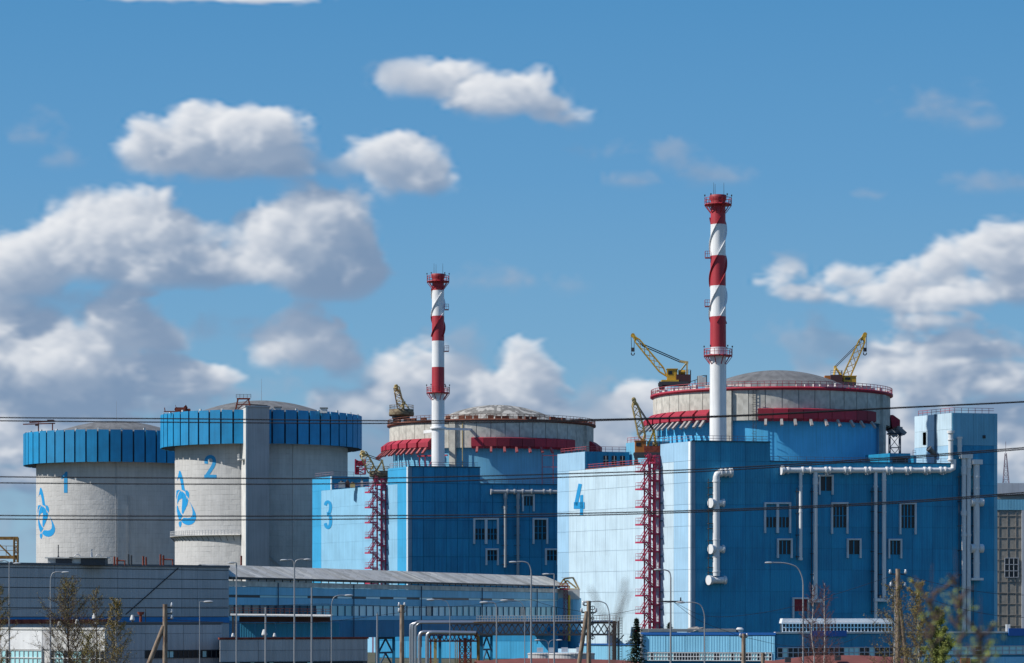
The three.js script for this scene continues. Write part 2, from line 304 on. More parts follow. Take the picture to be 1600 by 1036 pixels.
const T_RUST = texture(256, 5, (u, v) => { const k = smooth(-0.2, 0.3, fbmT(u * 8, v * 8, 8, 8, 5)); return [mix(1, 0.55, k), mix(0.9, 0.42, k), mix(0.8, 0.36, k)]; });
const T_PATCHY = texture(512, 30, (u, v) => { const k = smooth(0.0, 0.1, fbmT(u * 9, v * 9, 2, 9, 6)), g = fbmT(u * 30, v * 30, 4, 30, 4); return mix(0.42 + 0.3 * g, 1 + 0.2 * g, k); });
const T_DOME = texture(512, 30, (u, v) => { const g = fbmT(u * 9, v * 9, 5, 9, 6), k = smooth(0.27, 0.33, fbmT(u * 7, v * 7, 8, 7, 5)); return mix(0.8 + 0.7 * g, 1.7, k * 0.6); });
const T_CORRUGATED = texture(512, 6, (u, v) => { const strip = Math.floor(u * 6), w = 0.5 + 0.5 * Math.cos(u * 6 * 5 * Math.PI * 2); return 0.74 + 0.24 * w + 0.34 * noise(strip * 1.7 + 0.4, Math.floor(v * 3) * 2.1 + 0.3, 1.5, 256) + 0.4 * fbmT(u * 6, v * 6, 3, 6, 5) - 0.25 * (1 - smooth(0, 0.03, Math.abs(v * 3 - Math.round(v * 3)))); });
const T_GROUND = texture(512, 26, (u, v) => { const g = fbmT(u * 10, v * 10, 6, 10, 6), k = smooth(-0.12, 0.16, fbmT(u * 4, v * 4, 2, 4, 4)); return [mix(0.17, 0.09, k) + g * 0.08, mix(0.14, 0.105, k) + g * 0.08, mix(0.1, 0.045, k) + g * 0.04]; });
const T_BARK = texture(256, 1.2, (u, v) => { const k = smooth(0.12, 0.26, fbmT(u * 4, v * 14, 3, 4 * 1, 4)); return mix(0.9, 0.12, k) + 0.08 * noise(u * 60, v * 60, 2, 60); });
const T_GLASSBLOCK = texture(512, 8, (u, v) => { const n = 16, i = Math.floor(u * n), j = Math.floor(v * n), t = noise(i * 3.3 + 0.5, j * 2.7 + 0.5, 1.5, 256); return [0.86 + t * 0.24, 0.82 + t * 0.22, 0.76 + t * 0.2]; });
const B_BLOCKS = texture(1024, 20, (u, v) => {                   // blocks set a little out of true, joints raked
  const row = Math.floor(v * 16), fv = v * 16 - row, uu = u * 10 + (row % 2) * 0.5 + 0.13 * (row % 5), col = Math.floor(uu) % 10, fu = uu - Math.floor(uu), h = (k) => noise(col * 3.7 + 0.4, row * 2.9 + 0.3, k, 256);
  const joint = Math.max(1 - smooth(0, 0.08, Math.min(fv, 1 - fv)), 1 - smooth(0, 0.05, Math.min(fu, 1 - fu)));
  return 0.5 + h(1.5) * 0.5 * (fu - 0.5) + h(4.5) * 0.7 * (fv - 0.5) + h(7.5) * 0.12 - joint * 0.14 + 0.25 * fbmT(u * 24, v * 24, 3, 24, 5);
}, false);
const B_NOISE = texture(256, 3, (u, v) => 0.5 + fbmT(u * 12, v * 12, 4, 12, 5), false);
const B_RIB = texture(64, 1, (u) => 0.5 + 0.5 * Math.cos(u * Math.PI * 2 * 3), false);

const C = (r, g, b) => new THREE.Color().setRGB(r, g, b);
const mat = (r, g, b, rough = 0.75, o = {}) => new THREE.MeshStandardMaterial({ color: C(r, g, b), roughness: rough, ...o });
const shades = (r, g, b, amount, count, rough, o) => [...Array(count)].map((_, i) => { const k = 1 + amount * (2 * ((i * 0.618 + 0.2) % 1) - 1); return mat(r * k, g * k, b * k, rough, o); });
const pick = (list) => list[Math.floor(rnd() * list.length) % list.length];
const faded = { map: T_FADED, bumpMap: B_RIB, bumpScale: 0.02 }, sheet = { map: T_STREAK, bumpMap: B_RIB, bumpScale: 0.02 }, flat = { map: T_PAINT };
const M = {
  concrete: mat(0.55, 0.547, 0.54, 0.92, { map: T_CONCRETE, bumpMap: B_BLOCKS, bumpScale: 0.11 }),
  shaft: mat(0.4, 0.405, 0.42, 0.9, { map: T_STREAK }),
  precast: shades(0.58, 0.565, 0.51, 0.06, 4, 0.9, { map: T_ROUGHCAST }),
  precast1: mat(0.52, 0.505, 0.455, 0.9, { map: T_ROUGHCAST }),
  ringBlue: shades(0.002, 0.255, 0.53, 0.1, 5, 0.55, flat),
  ringCore: mat(0.02, 0.05, 0.09, 0.9),
  deckGrey: mat(0.2, 0.2, 0.2, 0.9, { map: T_ROUGHCAST }),
  dome: mat(0.19, 0.192, 0.195, 0.9, { map: T_DOME, bumpMap: B_NOISE, bumpScale: 0.05 }),
  domePatchy: mat(0.45, 0.43, 0.39, 0.9, { map: T_PATCHY, bumpMap: B_NOISE, bumpScale: 0.05 }),
  drumBlue: mat(0.08, 0.48, 0.84, 0.7, { map: T_STREAK }),
  drumBlue3: mat(0.15, 0.44, 0.66, 0.7, { map: T_STREAK }),
  logo: mat(0.0, 0.27, 0.6, 0.6), digit: mat(0.005, 0.26, 0.55, 0.6),
  crimson: mat(0.4, 0.018, 0.045, 0.6, flat), crimsonDark: mat(0.26, 0.012, 0.03, 0.6, flat),
  rimRust: mat(0.2, 0.075, 0.05, 0.8, { map: T_RUST }),
  stairRed: mat(0.4, 0.02, 0.07, 0.55),
  chuteRed: mat(0.42, 0.1, 0.1, 0.7, flat), chuteGrey: mat(0.42, 0.38, 0.36, 0.7, flat),
  white: mat(0.78, 0.79, 0.8, 0.6, flat), offWhite: mat(0.66, 0.66, 0.64, 0.7, flat), duct3: mat(0.34, 0.36, 0.38, 0.5, { map: T_STREAK }), duct: mat(0.72, 0.73, 0.74, 0.5, { map: T_STREAK }),
  stackWhite: mat(0.8, 0.81, 0.82, 0.5, { map: T_STREAK }), stackRed: mat(0.42, 0.026, 0.04, 0.5, { map: T_STREAK }), stackTop: mat(0.3, 0.022, 0.03, 0.6, { map: T_STREAK }),
  frameWhite: mat(0.6, 0.65, 0.69, 0.7, flat),
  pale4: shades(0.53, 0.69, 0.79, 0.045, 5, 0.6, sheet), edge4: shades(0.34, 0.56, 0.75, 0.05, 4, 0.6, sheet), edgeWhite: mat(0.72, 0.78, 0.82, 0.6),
  pale3: shades(0.25, 0.52, 0.73, 0.03, 5, 0.6, sheet), edge3: shades(0.035, 0.36, 0.66, 0.04, 4, 0.6, sheet),
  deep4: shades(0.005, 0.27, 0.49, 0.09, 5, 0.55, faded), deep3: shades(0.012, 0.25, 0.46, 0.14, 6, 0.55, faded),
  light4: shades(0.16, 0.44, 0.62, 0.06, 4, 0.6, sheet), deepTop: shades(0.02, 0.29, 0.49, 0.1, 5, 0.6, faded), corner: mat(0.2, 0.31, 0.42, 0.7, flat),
  joint: mat(0.005, 0.165, 0.31, 0.9), jointPale: mat(0.3, 0.42, 0.52, 0.9),
  roof: mat(0.16, 0.16, 0.16, 0.95, { map: T_ROUGHCAST }),
  glassDark: mat(0.008, 0.014, 0.022, 0.4), glassTeal: mat(0.42, 0.74, 0.78, 0.35), glassPale: mat(0.75, 0.95, 0.96, 0.4), glassSky: mat(0.08, 0.13, 0.16, 0.08),
  steelDark: mat(0.045, 0.048, 0.055, 0.6), steelBlue: mat(0.03, 0.08, 0.14, 0.6), steel: mat(0.42, 0.43, 0.45, 0.45, { metalness: 0.55 }), lampGrey: mat(0.3, 0.31, 0.33, 0.5, { metalness: 0.3 }),
  silver: mat(0.42, 0.43, 0.45, 0.4, { metalness: 0.85, bumpMap: B_NOISE, bumpScale: 0.01 }), rail: mat(0.22, 0.16, 0.2, 0.6), railRed: mat(0.35, 0.06, 0.08, 0.6), railGrey: mat(0.4, 0.42, 0.44, 0.6),
  craneYellow: mat(0.62, 0.38, 0.03, 0.5, flat), craneOrange: mat(0.5, 0.17, 0.03, 0.6, flat), craneTan: mat(0.52, 0.4, 0.17, 0.7, flat), craneDull: mat(0.22, 0.2, 0.14, 0.8, { map: T_RUST }), maroon: mat(0.07, 0.025, 0.025, 0.6, flat), ochre: mat(0.32, 0.19, 0.045, 0.7, { map: T_RUST }),
  rustRed: mat(0.24, 0.055, 0.035, 0.85, { map: T_RUST }), roofRed: mat(0.2, 0.06, 0.05, 0.9, { map: T_ROUGHCAST }), hullGrey: shades(0.46, 0.46, 0.47, 0.06, 5, 0.85, sheet), hallJoint: mat(0.13, 0.135, 0.145, 0.9),
  plinthBlue: mat(0.01, 0.2, 0.5, 0.6, flat), galleryBlue: shades(0.22, 0.58, 0.8, 0.07, 4, 0.6, sheet), galleryDeep: mat(0.004, 0.2, 0.38, 0.6, flat), galleryRoof: mat(0.5, 0.49, 0.46, 0.8, { map: T_CORRUGATED }), galleryRoofs: shades(0.5, 0.48, 0.43, 0.34, 6, 0.8, { map: T_CORRUGATED }), beamGrey: mat(0.72, 0.7, 0.65, 0.9, { map: T_ROUGHCAST }),
  lowBlue: shades(0.25, 0.62, 0.86, 0.04, 3, 0.6, sheet), lowDeep: shades(0.02, 0.24, 0.42, 0.06, 3, 0.6, sheet), trimBlue: mat(0.01, 0.12, 0.42, 0.5),
  wood: mat(0.3, 0.26, 0.22, 0.95, { map: T_RUST }), insulator: mat(0.5, 0.52, 0.55, 0.2), cable: mat(0.012, 0.012, 0.016, 0.7), brick: mat(0.32, 0.1, 0.06, 0.9, { map: T_RUST }),
  bark: mat(0.62, 0.6, 0.56, 0.9, { map: T_BARK }), barkDark: mat(0.09, 0.07, 0.055, 0.95), twig: mat(0.1, 0.065, 0.05, 0.95), needle: mat(0.03, 0.055, 0.033, 0.9),
  blocks: mat(0.34, 0.33, 0.31, 0.6, { map: T_GLASSBLOCK }), facadeGrey: mat(0.5, 0.54, 0.6, 0.8, { map: T_STREAK }), facadeBrown: mat(0.3, 0.275, 0.25, 0.85, flat),
  ground: mat(0.6, 0.62, 0.58, 1, { map: T_GROUND }),
};

// the ground, one sheet out to the horizon
{
  const g = new THREE.PlaneGeometry(24000, 24000, 8, 8).rotateX(-Math.PI / 2), t = g.attributes.uv, p = g.attributes.position;
  for (let i = 0; i < t.count; i++) t.setXY(i, p.getX(i), p.getZ(i));
  const m = new THREE.Mesh(g, M.ground); m.name = 'ground'; m.userData.kind = 'structure'; m.receiveShadow = true; scene.add(m);
}

// paint on a surface: outlines in frame units, projected once onto the wall, cut fine and laid 4 cm proud of it
function painted(outlines, onto, name, material, parent) {
  const b = mb();
  for (const o of outlines) {
    const pts = o.map(([x, y]) => new THREE.Vector2(x, y));
    let tris = THREE.ShapeUtils.triangulateShape(pts, []).map((t) => t.map((i) => pts[i]));
    for (let again = true, k = 0; again && k < 9; k++) {
      again = false;
      tris = tris.flatMap((t) => {
        const l = [0, 1, 2].map((i) => t[i].distanceTo(t[(i + 1) % 3])), m = l.indexOf(Math.max(...l));
        if (l[m] < 4) return [t];
        again = true; const a = t[m], c = t[(m + 1) % 3], d = t[(m + 2) % 3], h = a.clone().add(c).multiplyScalar(0.5);
        return [[a, h, d], [h, c, d]];
      });
    }
    b.tris(tris.flatMap((t) => t.flatMap((q) => { const v = onto(q.x, q.y); return [v.x, v.y, v.z]; })));
  }
  return b.build(name, material, parent);
}
const rayAngle = (px, X, D, R) => {                              // where the sight line px meets an upright cylinder first: its angle round the axis (0 faces the viewer)
  const k = (px - CX) / F, a = k * k + 1, b = k * X + D, c = X * X + D * D - R * R, t = (b - Math.sqrt(Math.max(0, b * b - a * c))) / a;
  return Math.atan2(t * k - X, D - t);
};
const stroke = (pts, w) => {                                     // outline of a line of width w (or [w0, w1])
  const L = [], R = [], c = new THREE.CatmullRomCurve3(pts.map(([x, y]) => V(x, y, 0)), false, 'centripetal'), n = pts.length > 2 ? 22 : 1, [w0, w1] = Array.isArray(w) ? w : [w, w];
  for (let i = 0; i <= n; i++) { const p = c.getPoint(i / n), t = c.getTangent(i / n), h = mix(w0, w1, i / n) / 2; L.push([p.x - t.y * h, p.y + t.x * h]); R.unshift([p.x + t.y * h, p.y - t.x * h]); }
  return [...L, ...R];
};
const LOGO = [
  [[100, 48], [114, 58], [126, 84], [146, 160], [160, 235], [172, 300], [185, 348], [180, 352], [132, 325], [126, 270], [116, 205], [104, 166], [90, 158], [80, 172], [74, 200], [72, 178], [84, 110], [92, 66]],
  [[138, 352], [180, 392], [192, 420], [200, 470], [196, 540], [182, 610], [165, 660], [150, 692], [134, 668], [134, 600], [142, 520], [142, 430]],
  [[192, 340], [214, 342], [232, 366], [240, 402], [238, 458], [216, 430], [196, 402], [188, 368]],
  [[206, 440], [228, 486], [214, 548], [192, 600], [178, 640], [192, 560], [204, 500]],
  [[58, 344], [84, 334], [106, 338], [80, 368], [64, 410], [56, 470], [52, 420]],
  [[112, 346], [128, 358], [136, 384], [136, 456], [116, 462], [98, 478], [82, 510], [72, 548], [68, 500], [76, 430], [92, 380]],
  [[62, 560], [76, 572], [90, 622], [112, 674], [146, 712], [124, 752], [104, 786], [88, 752], [72, 690], [62, 630]],
  [[128, 790], [146, 760], [166, 742], [226, 748], [262, 738], [282, 716], [290, 676], [286, 620], [272, 566], [246, 508], [276, 556], [304, 612], [328, 664], [342, 716], [338, 764], [316, 808], [280, 838], [236, 850], [190, 842], [152, 820]],
  [[94, 806], [116, 796], [130, 812], [128, 846], [112, 886], [98, 868], [90, 836]],
];
const fitLogo = (x0, x1, y0, y1) => LOGO.map((o) => { const cx = o.reduce((a, q) => a + q[0], 0) / o.length, cy = o.reduce((a, q) => a + q[1], 0) / o.length; return o.map(([x, y]) => { const l = Math.hypot(x - cx, y - cy) || 1; return [x + (x - cx) / l * 3, y + (y - cy) / l * 3]; }); }).map((o) => o.map(([x, y]) => [x0 + (x - 52) / 291 * (x1 - x0), y0 + (y - 48) / 838 * (y1 - y0)]));

// ---------------------------------------------------------------- the two older units: concrete drums with a ring of blue panels
function drumUnit({ cx, D, ringPx, bodyPx, top, bottom, domeTop, panels, label }) {
  const s = D / F, X = (cx - CX) * s, Rr = ringPx * s, Rb = bodyPx * s, yOf = (y) => EYE + (HOR - y) * s, T = yOf(top), B = yOf(bottom), dome = yOf(domeTop);
  const t = thing('reactor_building', label, 'reactor building', V(X, 0, -D));
  mb().lathe(X, -D, [[Rb, 0], [Rb, B + 0.3]], 128).build('drum', M.concrete, t);
  const ring = mb().lathe(X, -D, [[Rb - 0.3, B + 0.25], [Rr - 0.42, B + 0.1], [Rr - 0.42, T - 0.4], [Rr - 2.2, T - 0.4], [Rr - 2.4, T - 1.4]], 128).build('ring', M.ringCore, t);
  for (let i = 0; i < panels; i++) {
    const a = i / panels * Math.PI * 2, da = Math.PI * 2 / panels * 0.43, tilt = rr(-0.02, 0.02);
    const at = (ang, r, y) => V(X + Math.sin(ang) * r, y, -D + Math.cos(ang) * r), r0 = Rr + tilt, o = V(-Math.sin(a), 0, -Math.cos(a)).multiplyScalar(0.16);
    mb().hexa(at(a - da, r0, B - rr(0, 0.05)), at(a + da, r0, B - rr(0, 0.05)), at(a + da, r0, T + rr(-0.04, 0.05)), at(a - da, r0, T + rr(-0.04, 0.05)), o).build('panel', pick(M.ringBlue), ring);
    if (i % 2) { const k = a + Math.PI / panels; mb().frame(at(k, Rr - 0.7, T + 0.1), V(Math.cos(k), 0, -Math.sin(k)), UP, V(Math.sin(k), 0, Math.cos(k)), 0.5, rr(0.5, 0.9), 0.4).build('vent_cap', M.offWhite, ring); }
  }
  mb().lathe(X, -D, [[Rr - 2.3, T - 1.2], [2, T - 0.9]], 64).build('deck', M.deckGrey, t);
  const drop = dome - (T - 1.2), rad = Rr * 0.8, RS = (rad * rad + drop * drop) / (2 * drop), prof = [];
  for (let i = 0; i <= 22; i++) { const r = rad * (1 - i / 22); prof.push([Math.max(r, 0.01), dome - RS + Math.sqrt(RS * RS - r * r)]); }
  mb().lathe(X, -D, prof, 96).build('dome', M.dome, t);
  mb().rod(V(X, dome - 0.2, -D), V(X, dome + 5.5, -D), 0.06, 0.03).build('lightning_rod', M.steel, t);
  const onto = (px, py) => { const a = rayAngle(px, X, D, Rb), r = Rb + 0.05, d = D - Math.cos(a) * Rb; return V(X + Math.sin(a) * r, EYE + (HOR - py) * d / F, -D + Math.cos(a) * r); };
  return { t, X, Rr, Rb, T, B, s, onto, D, onWall: (a, y, out = 0) => V(X + Math.sin(a) * (Rb + out), y, -D + Math.cos(a) * (Rb + out)) };
}
const U1 = drumUnit({ cx: 182, D: 790, ringPx: 144, bodyPx: 124, top: 680, bottom: 729, domeTop: 658.5, panels: 50, label: 'leftmost round concrete reactor building under a blue panelled ring, painted with a figure 1' });
painted([[[96, 744], [100, 741], [102.5, 737], [105.6, 737], [105.6, 770], [100, 770], [100, 747], [96, 748.5]]], U1.onto, 'number', M.digit, U1.t);
painted(fitLogo(59, 86, 762, 842), U1.onto, 'emblem', M.logo, U1.t);
mb().rod(U1.onWall(rayAngle(181, U1.X, U1.D, U1.Rb), 10, 0.12), U1.onWall(rayAngle(181, U1.X, U1.D, U1.Rb), U1.B, 0.12), 0.09).build('conduit', M.steel, U1.t);
{ // caged ladder on the drum
  const b = mb(), a = rayAngle(201, U1.X, U1.D, U1.Rb); for (const da of [-0.012, 0.012]) b.bar(U1.onWall(a + da, 8, 0.25), U1.onWall(a + da, 40, 0.25), 0.09);
  for (let y = 8; y < 40; y += 0.8) b.bar(U1.onWall(a - 0.012, y, 0.25), U1.onWall(a + 0.012, y, 0.25), 0.06);
  b.build('ladder', M.steel, U1.t);
}
const U2 = drumUnit({ cx: 408.5, D: 724.5, ringPx: 157, bodyPx: 134.5, top: 651, bottom: 702, domeTop: 626.5, panels: 50, label: 'round concrete reactor building painted with a figure 2, grey lift shaft up its front' });
painted([stroke([[322.2, 724.5], [322.8, 717.5], [327.6, 713.6], [333, 715.2], [335, 720.5], [333.2, 727.5], [328.6, 735], [322.4, 744.5]], [5.4, 5.6]), [[319.2, 741.8], [338.4, 741.8], [338.4, 748], [319.2, 748]]], U2.onto, 'number', M.digit, U2.t);
painted(fitLogo(275.5, 306.5, 735.5, 824), U2.onto, 'emblem', M.logo, U2.t);
{
  // lift shaft standing against the drum
  const a = -14 * Math.PI / 180, d = U2.D - U2.Rr - 3.2, A = P(386, 880, d).setY(0), ts = V(Math.cos(a), 0, -Math.sin(a) * -1).set(Math.cos(a), 0, Math.sin(a)), W = (420 - 386) * d / F / Math.cos(a), tl = V(Math.sin(a), 0, -Math.cos(a));
  const top = EYE + (HOR - 636) * d / F, q = (s, l) => { const v = A.clone().addScaledVector(ts, s).addScaledVector(tl, l); return [v.x, v.z]; };
  const sh = mb().prism([q(0, 0), q(W, 0), q(W, 6.6), q(0, 6.6)], 0, top).build('lift_shaft', M.shaft, U2.t);
  mb().prism([q(-0.35, -0.25), q(0.02, -0.25), q(0.02, 6.7), q(-0.35, 6.7)], 0, top + 0.1).build('corner_trim', M.offWhite, sh);
  mb().prism([q(-0.5, -0.3), q(W + 0.2, -0.3), q(W + 0.2, 6.8), q(-0.5, 6.8)], top, top + 0.35).build('coping', M.shaft, sh);
  const y = EYE + (HOR - 718) * d / F; const bal = mb().prism([q(-1.7, 1.2), q(-0.36, 1.2), q(-0.36, 4.4), q(-1.7, 4.4)], y, y + 0.25);
  bal.railing([V(q(-1.7, 1.2)[0], y + 0.25, q(-1.7, 1.2)[1]), V(q(-1.7, 4.4)[0], y + 0.25, q(-1.7, 4.4)[1])], 1.1, 0.6, 0.06); bal.build('side_balcony', M.offWhite, sh);
  // balcony round the drum
  const aEnd = rayAngle(377, U2.X, U2.D, U2.Rb), by = EYE + (HOR - 838) * (U2.D - U2.Rb * 0.6) / F, b = mb(), r = mb(), br = mb(), pts = [];
  for (let i = 0; i <= 40; i++) { const an = mix(-1.75, aEnd, i / 40); pts.push(V(U2.X + Math.sin(an) * (U2.Rb + 1.15), by + 0.2, -U2.D + Math.cos(an) * (U2.Rb + 1.15))); if (i % 2 === 0) br.bar(U2.onWall(an, by - 1.2, -0.02), U2.onWall(an, by - 0.05, 1.05), 0.09); }
  b.lathe(U2.X, -U2.D, [[U2.Rb - 0.02, by], [U2.Rb + 1.2, by], [U2.Rb + 1.2, by + 0.18], [U2.Rb - 0.02, by + 0.18]], 48, -1.75, aEnd + 1.75);
  const bb = b.build('balcony', M.offWhite, U2.t); r.railing(pts, 1.15, 0.9, 0.09).build('railing', M.railGrey, bb); br.build('bracket', M.steelDark, bb);
  mb().rod(U2.onWall(rayAngle(458, U2.X, U2.D, U2.Rb), 6, 0.14), U2.onWall(rayAngle(458, U2.X, U2.D, U2.Rb), U2.B, 0.14), 0.11).build('conduit', M.offWhite, U2.t);
  const st = mb(), w = (px) => rayAngle(px, U2.X, U2.D, U2.Rb); st.bar(U2.onWall(w(418), 23, 0.4), U2.onWall(w(446), 19, 0.4), 0.12, 0.3).bar(U2.onWall(w(418), 18, 0.4), U2.onWall(w(446), 13.5, 0.4), 0.12, 0.3); st.build('stair_stringer', M.shaft, U2.t);
}

// ---------------------------------------------------------------- what stands on the two older units
{
  const d = U1.D - 14, t = thing('roof_hoist', 'rusty roof hoist beam on two posts on top of the leftmost reactor building', 'hoist', P(62, 676, d));
  mb().bar(P(36, 663, d), P(86, 661.5, d), 0.35, 0.28).bar(P(46, 660, d), P(86, 658, d), 0.35, 0.35).build('beam', M.rustRed, t);
  for (const x of [60, 82]) mb().bar(P(x, 678, d), P(x, 661, d), 0.28).bar(P(x, 678, d + 3), P(x, 661, d), 0.18).build('leg', M.rustRed, t);
  mb().box(P(58, 664, d).x, P(0, 664, d).y, -d, 1, 0.5, 0.6).box(P(79, 659, d).x, P(0, 657.5, d).y, -d, 1.8, 0.6, 0.6).build('trolley', M.maroon, t);
}
{
  const d = U2.D - 17, t = thing('gantry_frame', 'rust brown gantry frame with railed top above the grey lift shaft', 'gantry', P(380, 640, d));
  for (const x of [-1, 1]) for (const z of [0, 3]) mb().bar(P(380 + x * 12, 641, d + z), P(380 + x * 8, 623, d + z), 0.35).build('leg', M.rustRed, t);
  mb().bar(P(370, 623, d), P(391, 623, d), 0.4).bar(P(370, 623, d + 3), P(391, 623, d + 3), 0.4).bar(P(371, 632, d), P(389, 632, d), 0.25).bar(P(371, 640, d), P(388, 624, d), 0.18).build('crossbeam', M.rustRed, t);
  mb().railing([P(369, 622, d), P(392, 622, d), P(392, 622, d + 3)], 0.9, 0.9, 0.08).build('railing', M.maroon, t);
  mb().bar(P(390, 632, d), P(418, 634, d), 0.3).bar(P(417, 634, d), P(417, 642, d), 0.25).build('outrigger', M.steelDark, t);
}
{
  const d = U2.D - 14, t = thing('roof_winch', 'rusty red winch machinery on the left edge of the second blue ring', 'winch', P(286, 644, d));
  mb().box(P(283, 0, d).x, P(0, 641, d).y, -d, 2.4, 1.3, 2).box(P(292, 0, d).x, P(0, 642, d).y, -d, 1.6, 1, 1.6).build('housing', M.rustRed, t);
  mb().rod(P(276, 639.5, d - 0.6), P(276, 639.5, d + 1), 0.55).rod(P(290, 637, d - 0.6), P(290, 637, d + 1), 0.5).build('drum', M.rustRed, t);
  mb().bar(P(256, 643, d), P(300, 643, d), 0.25).bar(P(258, 643, d), P(257, 637, d), 0.2).bar(P(284, 641, d), P(291, 633, d), 0.25).bar(P(276, 640, d), P(274, 633, d), 0.1).build('frame', M.rustRed, t);
}
for (const [u, px, top, w, h, what] of [[U2, 434, 641, 1.6, 1.2, 'pale roof fan box on the second blue ring right of the lift shaft'], [U2, 506, 642, 1.6, 1.1, 'pale roof fan box at the right part of the second blue ring'], [U1, 128, 675, 1.3, 0.9, 'small roof fan box on the leftmost blue ring']]) {
  const d = u.D - 20, p = P(px, top, d), t = thing('roof_fan', what, 'roof fan', p.clone().setY(p.y - h / 2));
  mb().box(p.x, p.y, p.z, w, h, w).build('housing', M.offWhite, t); mb().box(p.x, p.y + h * 0.6, p.z, w * 1.2, h * 0.2, w * 1.2).build('cap', M.deckGrey, t);
}

// ---------------------------------------------------------------- the two newer units: blue clad annexes in front of round containments
const AL = 29 * Math.PI / 180, AS = 14 * Math.PI / 180;
const TS = V(Math.cos(AS), 0, -Math.sin(AS)), TL = V(-Math.sin(AL), 0, -Math.cos(AL));          // along the shaded front, along the sunlit front
const NS = V(Math.sin(AS), 0, Math.cos(AS)), NL = V(-Math.cos(AL), 0, Math.sin(AL));            // their outward normals
const H_LOW = 37.1, H_TOP = 40.7;

function annex(px0, depth, t) {
  const A = V((px0 - CX) / F * depth, 0, -depth), k = (px) => (px - CX) / F;
  const along = (px, dir, o = A) => (k(px) * -o.z - o.x) / (dir.x + k(px) * dir.z);             // how far along dir from o the sight line px meets the wall
  const pt = (s, l, y = 0) => A.clone().addScaledVector(TS, s).addScaledVector(TL, l).setY(y), q = (s, l) => { const v = pt(s, l); return [v.x, v.z]; };
  const sOf = (px, l = 0) => along(px, TS, pt(0, l)), lOf = (px, s = 0) => along(px, TL, pt(s, 0));
  const onS = (px, py, out = 0) => { const v = pt(sOf(px), 0).addScaledVector(NS, out); v.y = EYE + (HOR - py) * -v.z / F; return v; };
  const onL = (px, py, out = 0) => { const v = pt(0, lOf(px)).addScaledVector(NL, out); v.y = EYE + (HOR - py) * -v.z / F; return v; };
  // cladding: a grid of separate sheets on a wall. cols: distances along dir from o; rows: heights; paint(a, y) gives the list of materials, or null for none
  const clad = (wall, o, dir, nrm, cols, rows, gap, paint, thick = 0.14) => {
    for (let i = 0; i + 1 < cols.length; i++) for (let j = 0; j + 1 < rows.length; j++) {
      const a0 = cols[i] + gap / 2, a1 = cols[i + 1] - gap / 2, y0 = rows[j] + gap / 2, y1 = rows[j + 1] - gap / 2, m = paint((a0 + a1) / 2, (y0 + y1) / 2);
      if (!m) continue;
      const at = (a, y) => o.clone().addScaledVector(dir, a).addScaledVector(nrm, 0.03).setY(y);
      mb().hexa(at(a0, y0), at(a1, y0), at(a1, y1), at(a0, y1), nrm.clone().multiplyScalar(thick + rr(-0.008, 0.008))).build('panel', Array.isArray(m) ? pick(m) : m, wall);
    }
  };
  const split = (list, most) => list.flatMap((a, i) => { if (i + 1 === list.length) return [a]; const n = Math.max(1, Math.round((list[i + 1] - a) / most)); return [...Array(n)].map((_, j) => mix(a, list[i + 1], j / n)); });
  const rows = (top, step, from = 0) => { const r = []; for (let y = top; y > from; y -= step) r.unshift(y); return [from, ...r.filter((y) => y > from + 1)]; };
  // window in the shaded front, set in a white portal
  const windowAt = (wall, x0, x1, y0, y1, o = {}) => {
    const paneBottom = o.bottom ?? mix(y0, y1, 0.8), w = 2.6, b = mb();
    const bar = (xa, xb, ya, yb, out) => { const [p, q1, r, s] = [onS(xa, yb, 0.1), onS(xb, yb, 0.1), onS(xb, ya, 0.1), onS(xa, ya, 0.1)]; b.hexa(p, q1, r, s, NS.clone().multiplyScalar(out)); };
    bar(x0, x1, y0, y0 + w, 0.55); bar(x0, x0 + w, y0 + w, y1, 0.54); bar(x1 - w, x1, y0 + w, y1, 0.54);
    const mids = o.double ? [(x0 + x1) / 2] : []; for (const m of mids) bar(m - w / 2 - 0.6, m + w / 2 + 0.6, y0 + w, y1, 0.53);
    const f = b.build('window', M.frameWhite, wall), edges = [x0 + w, ...mids.flatMap((m) => [m - w / 2 - 0.6, m + w / 2 + 0.6]), x1 - w];
    for (let i = 0; i < edges.length; i += 2) {
      const xa = edges[i], xb = edges[i + 1], top = o.glassTop ?? y0 + w, [p, q1, r, s] = [onS(xa, paneBottom, 0.12), onS(xb, paneBottom, 0.12), onS(xb, top, 0.12), onS(xa, top, 0.12)];
      mb().hexa(p, q1, r, s, NS.clone().multiplyScalar(0.1)).build('pane', o.door ? M.crimsonDark : M.glassDark, f);
      const v = mb(), n = o.lights ?? 3; for (let j = 1; j < n; j++) { const x = mix(xa, xb, j / n); v.bar(onS(x, paneBottom, 0.26), onS(x, top, 0.26), 0.16, 0.1); }
      for (let j = 1; j < (o.tiers ?? 2); j++) { const y = mix(top, paneBottom, j / (o.tiers ?? 2)); v.bar(onS(xa, y, 0.27), onS(xb, y, 0.27), 0.2, 0.1); }
      if (!o.door) v.build('mullion', M.deep4[1], f);
    }
  };
  return { A, pt, q, sOf, lOf, onS, onL, clad, split, rows, windowAt, t };
}

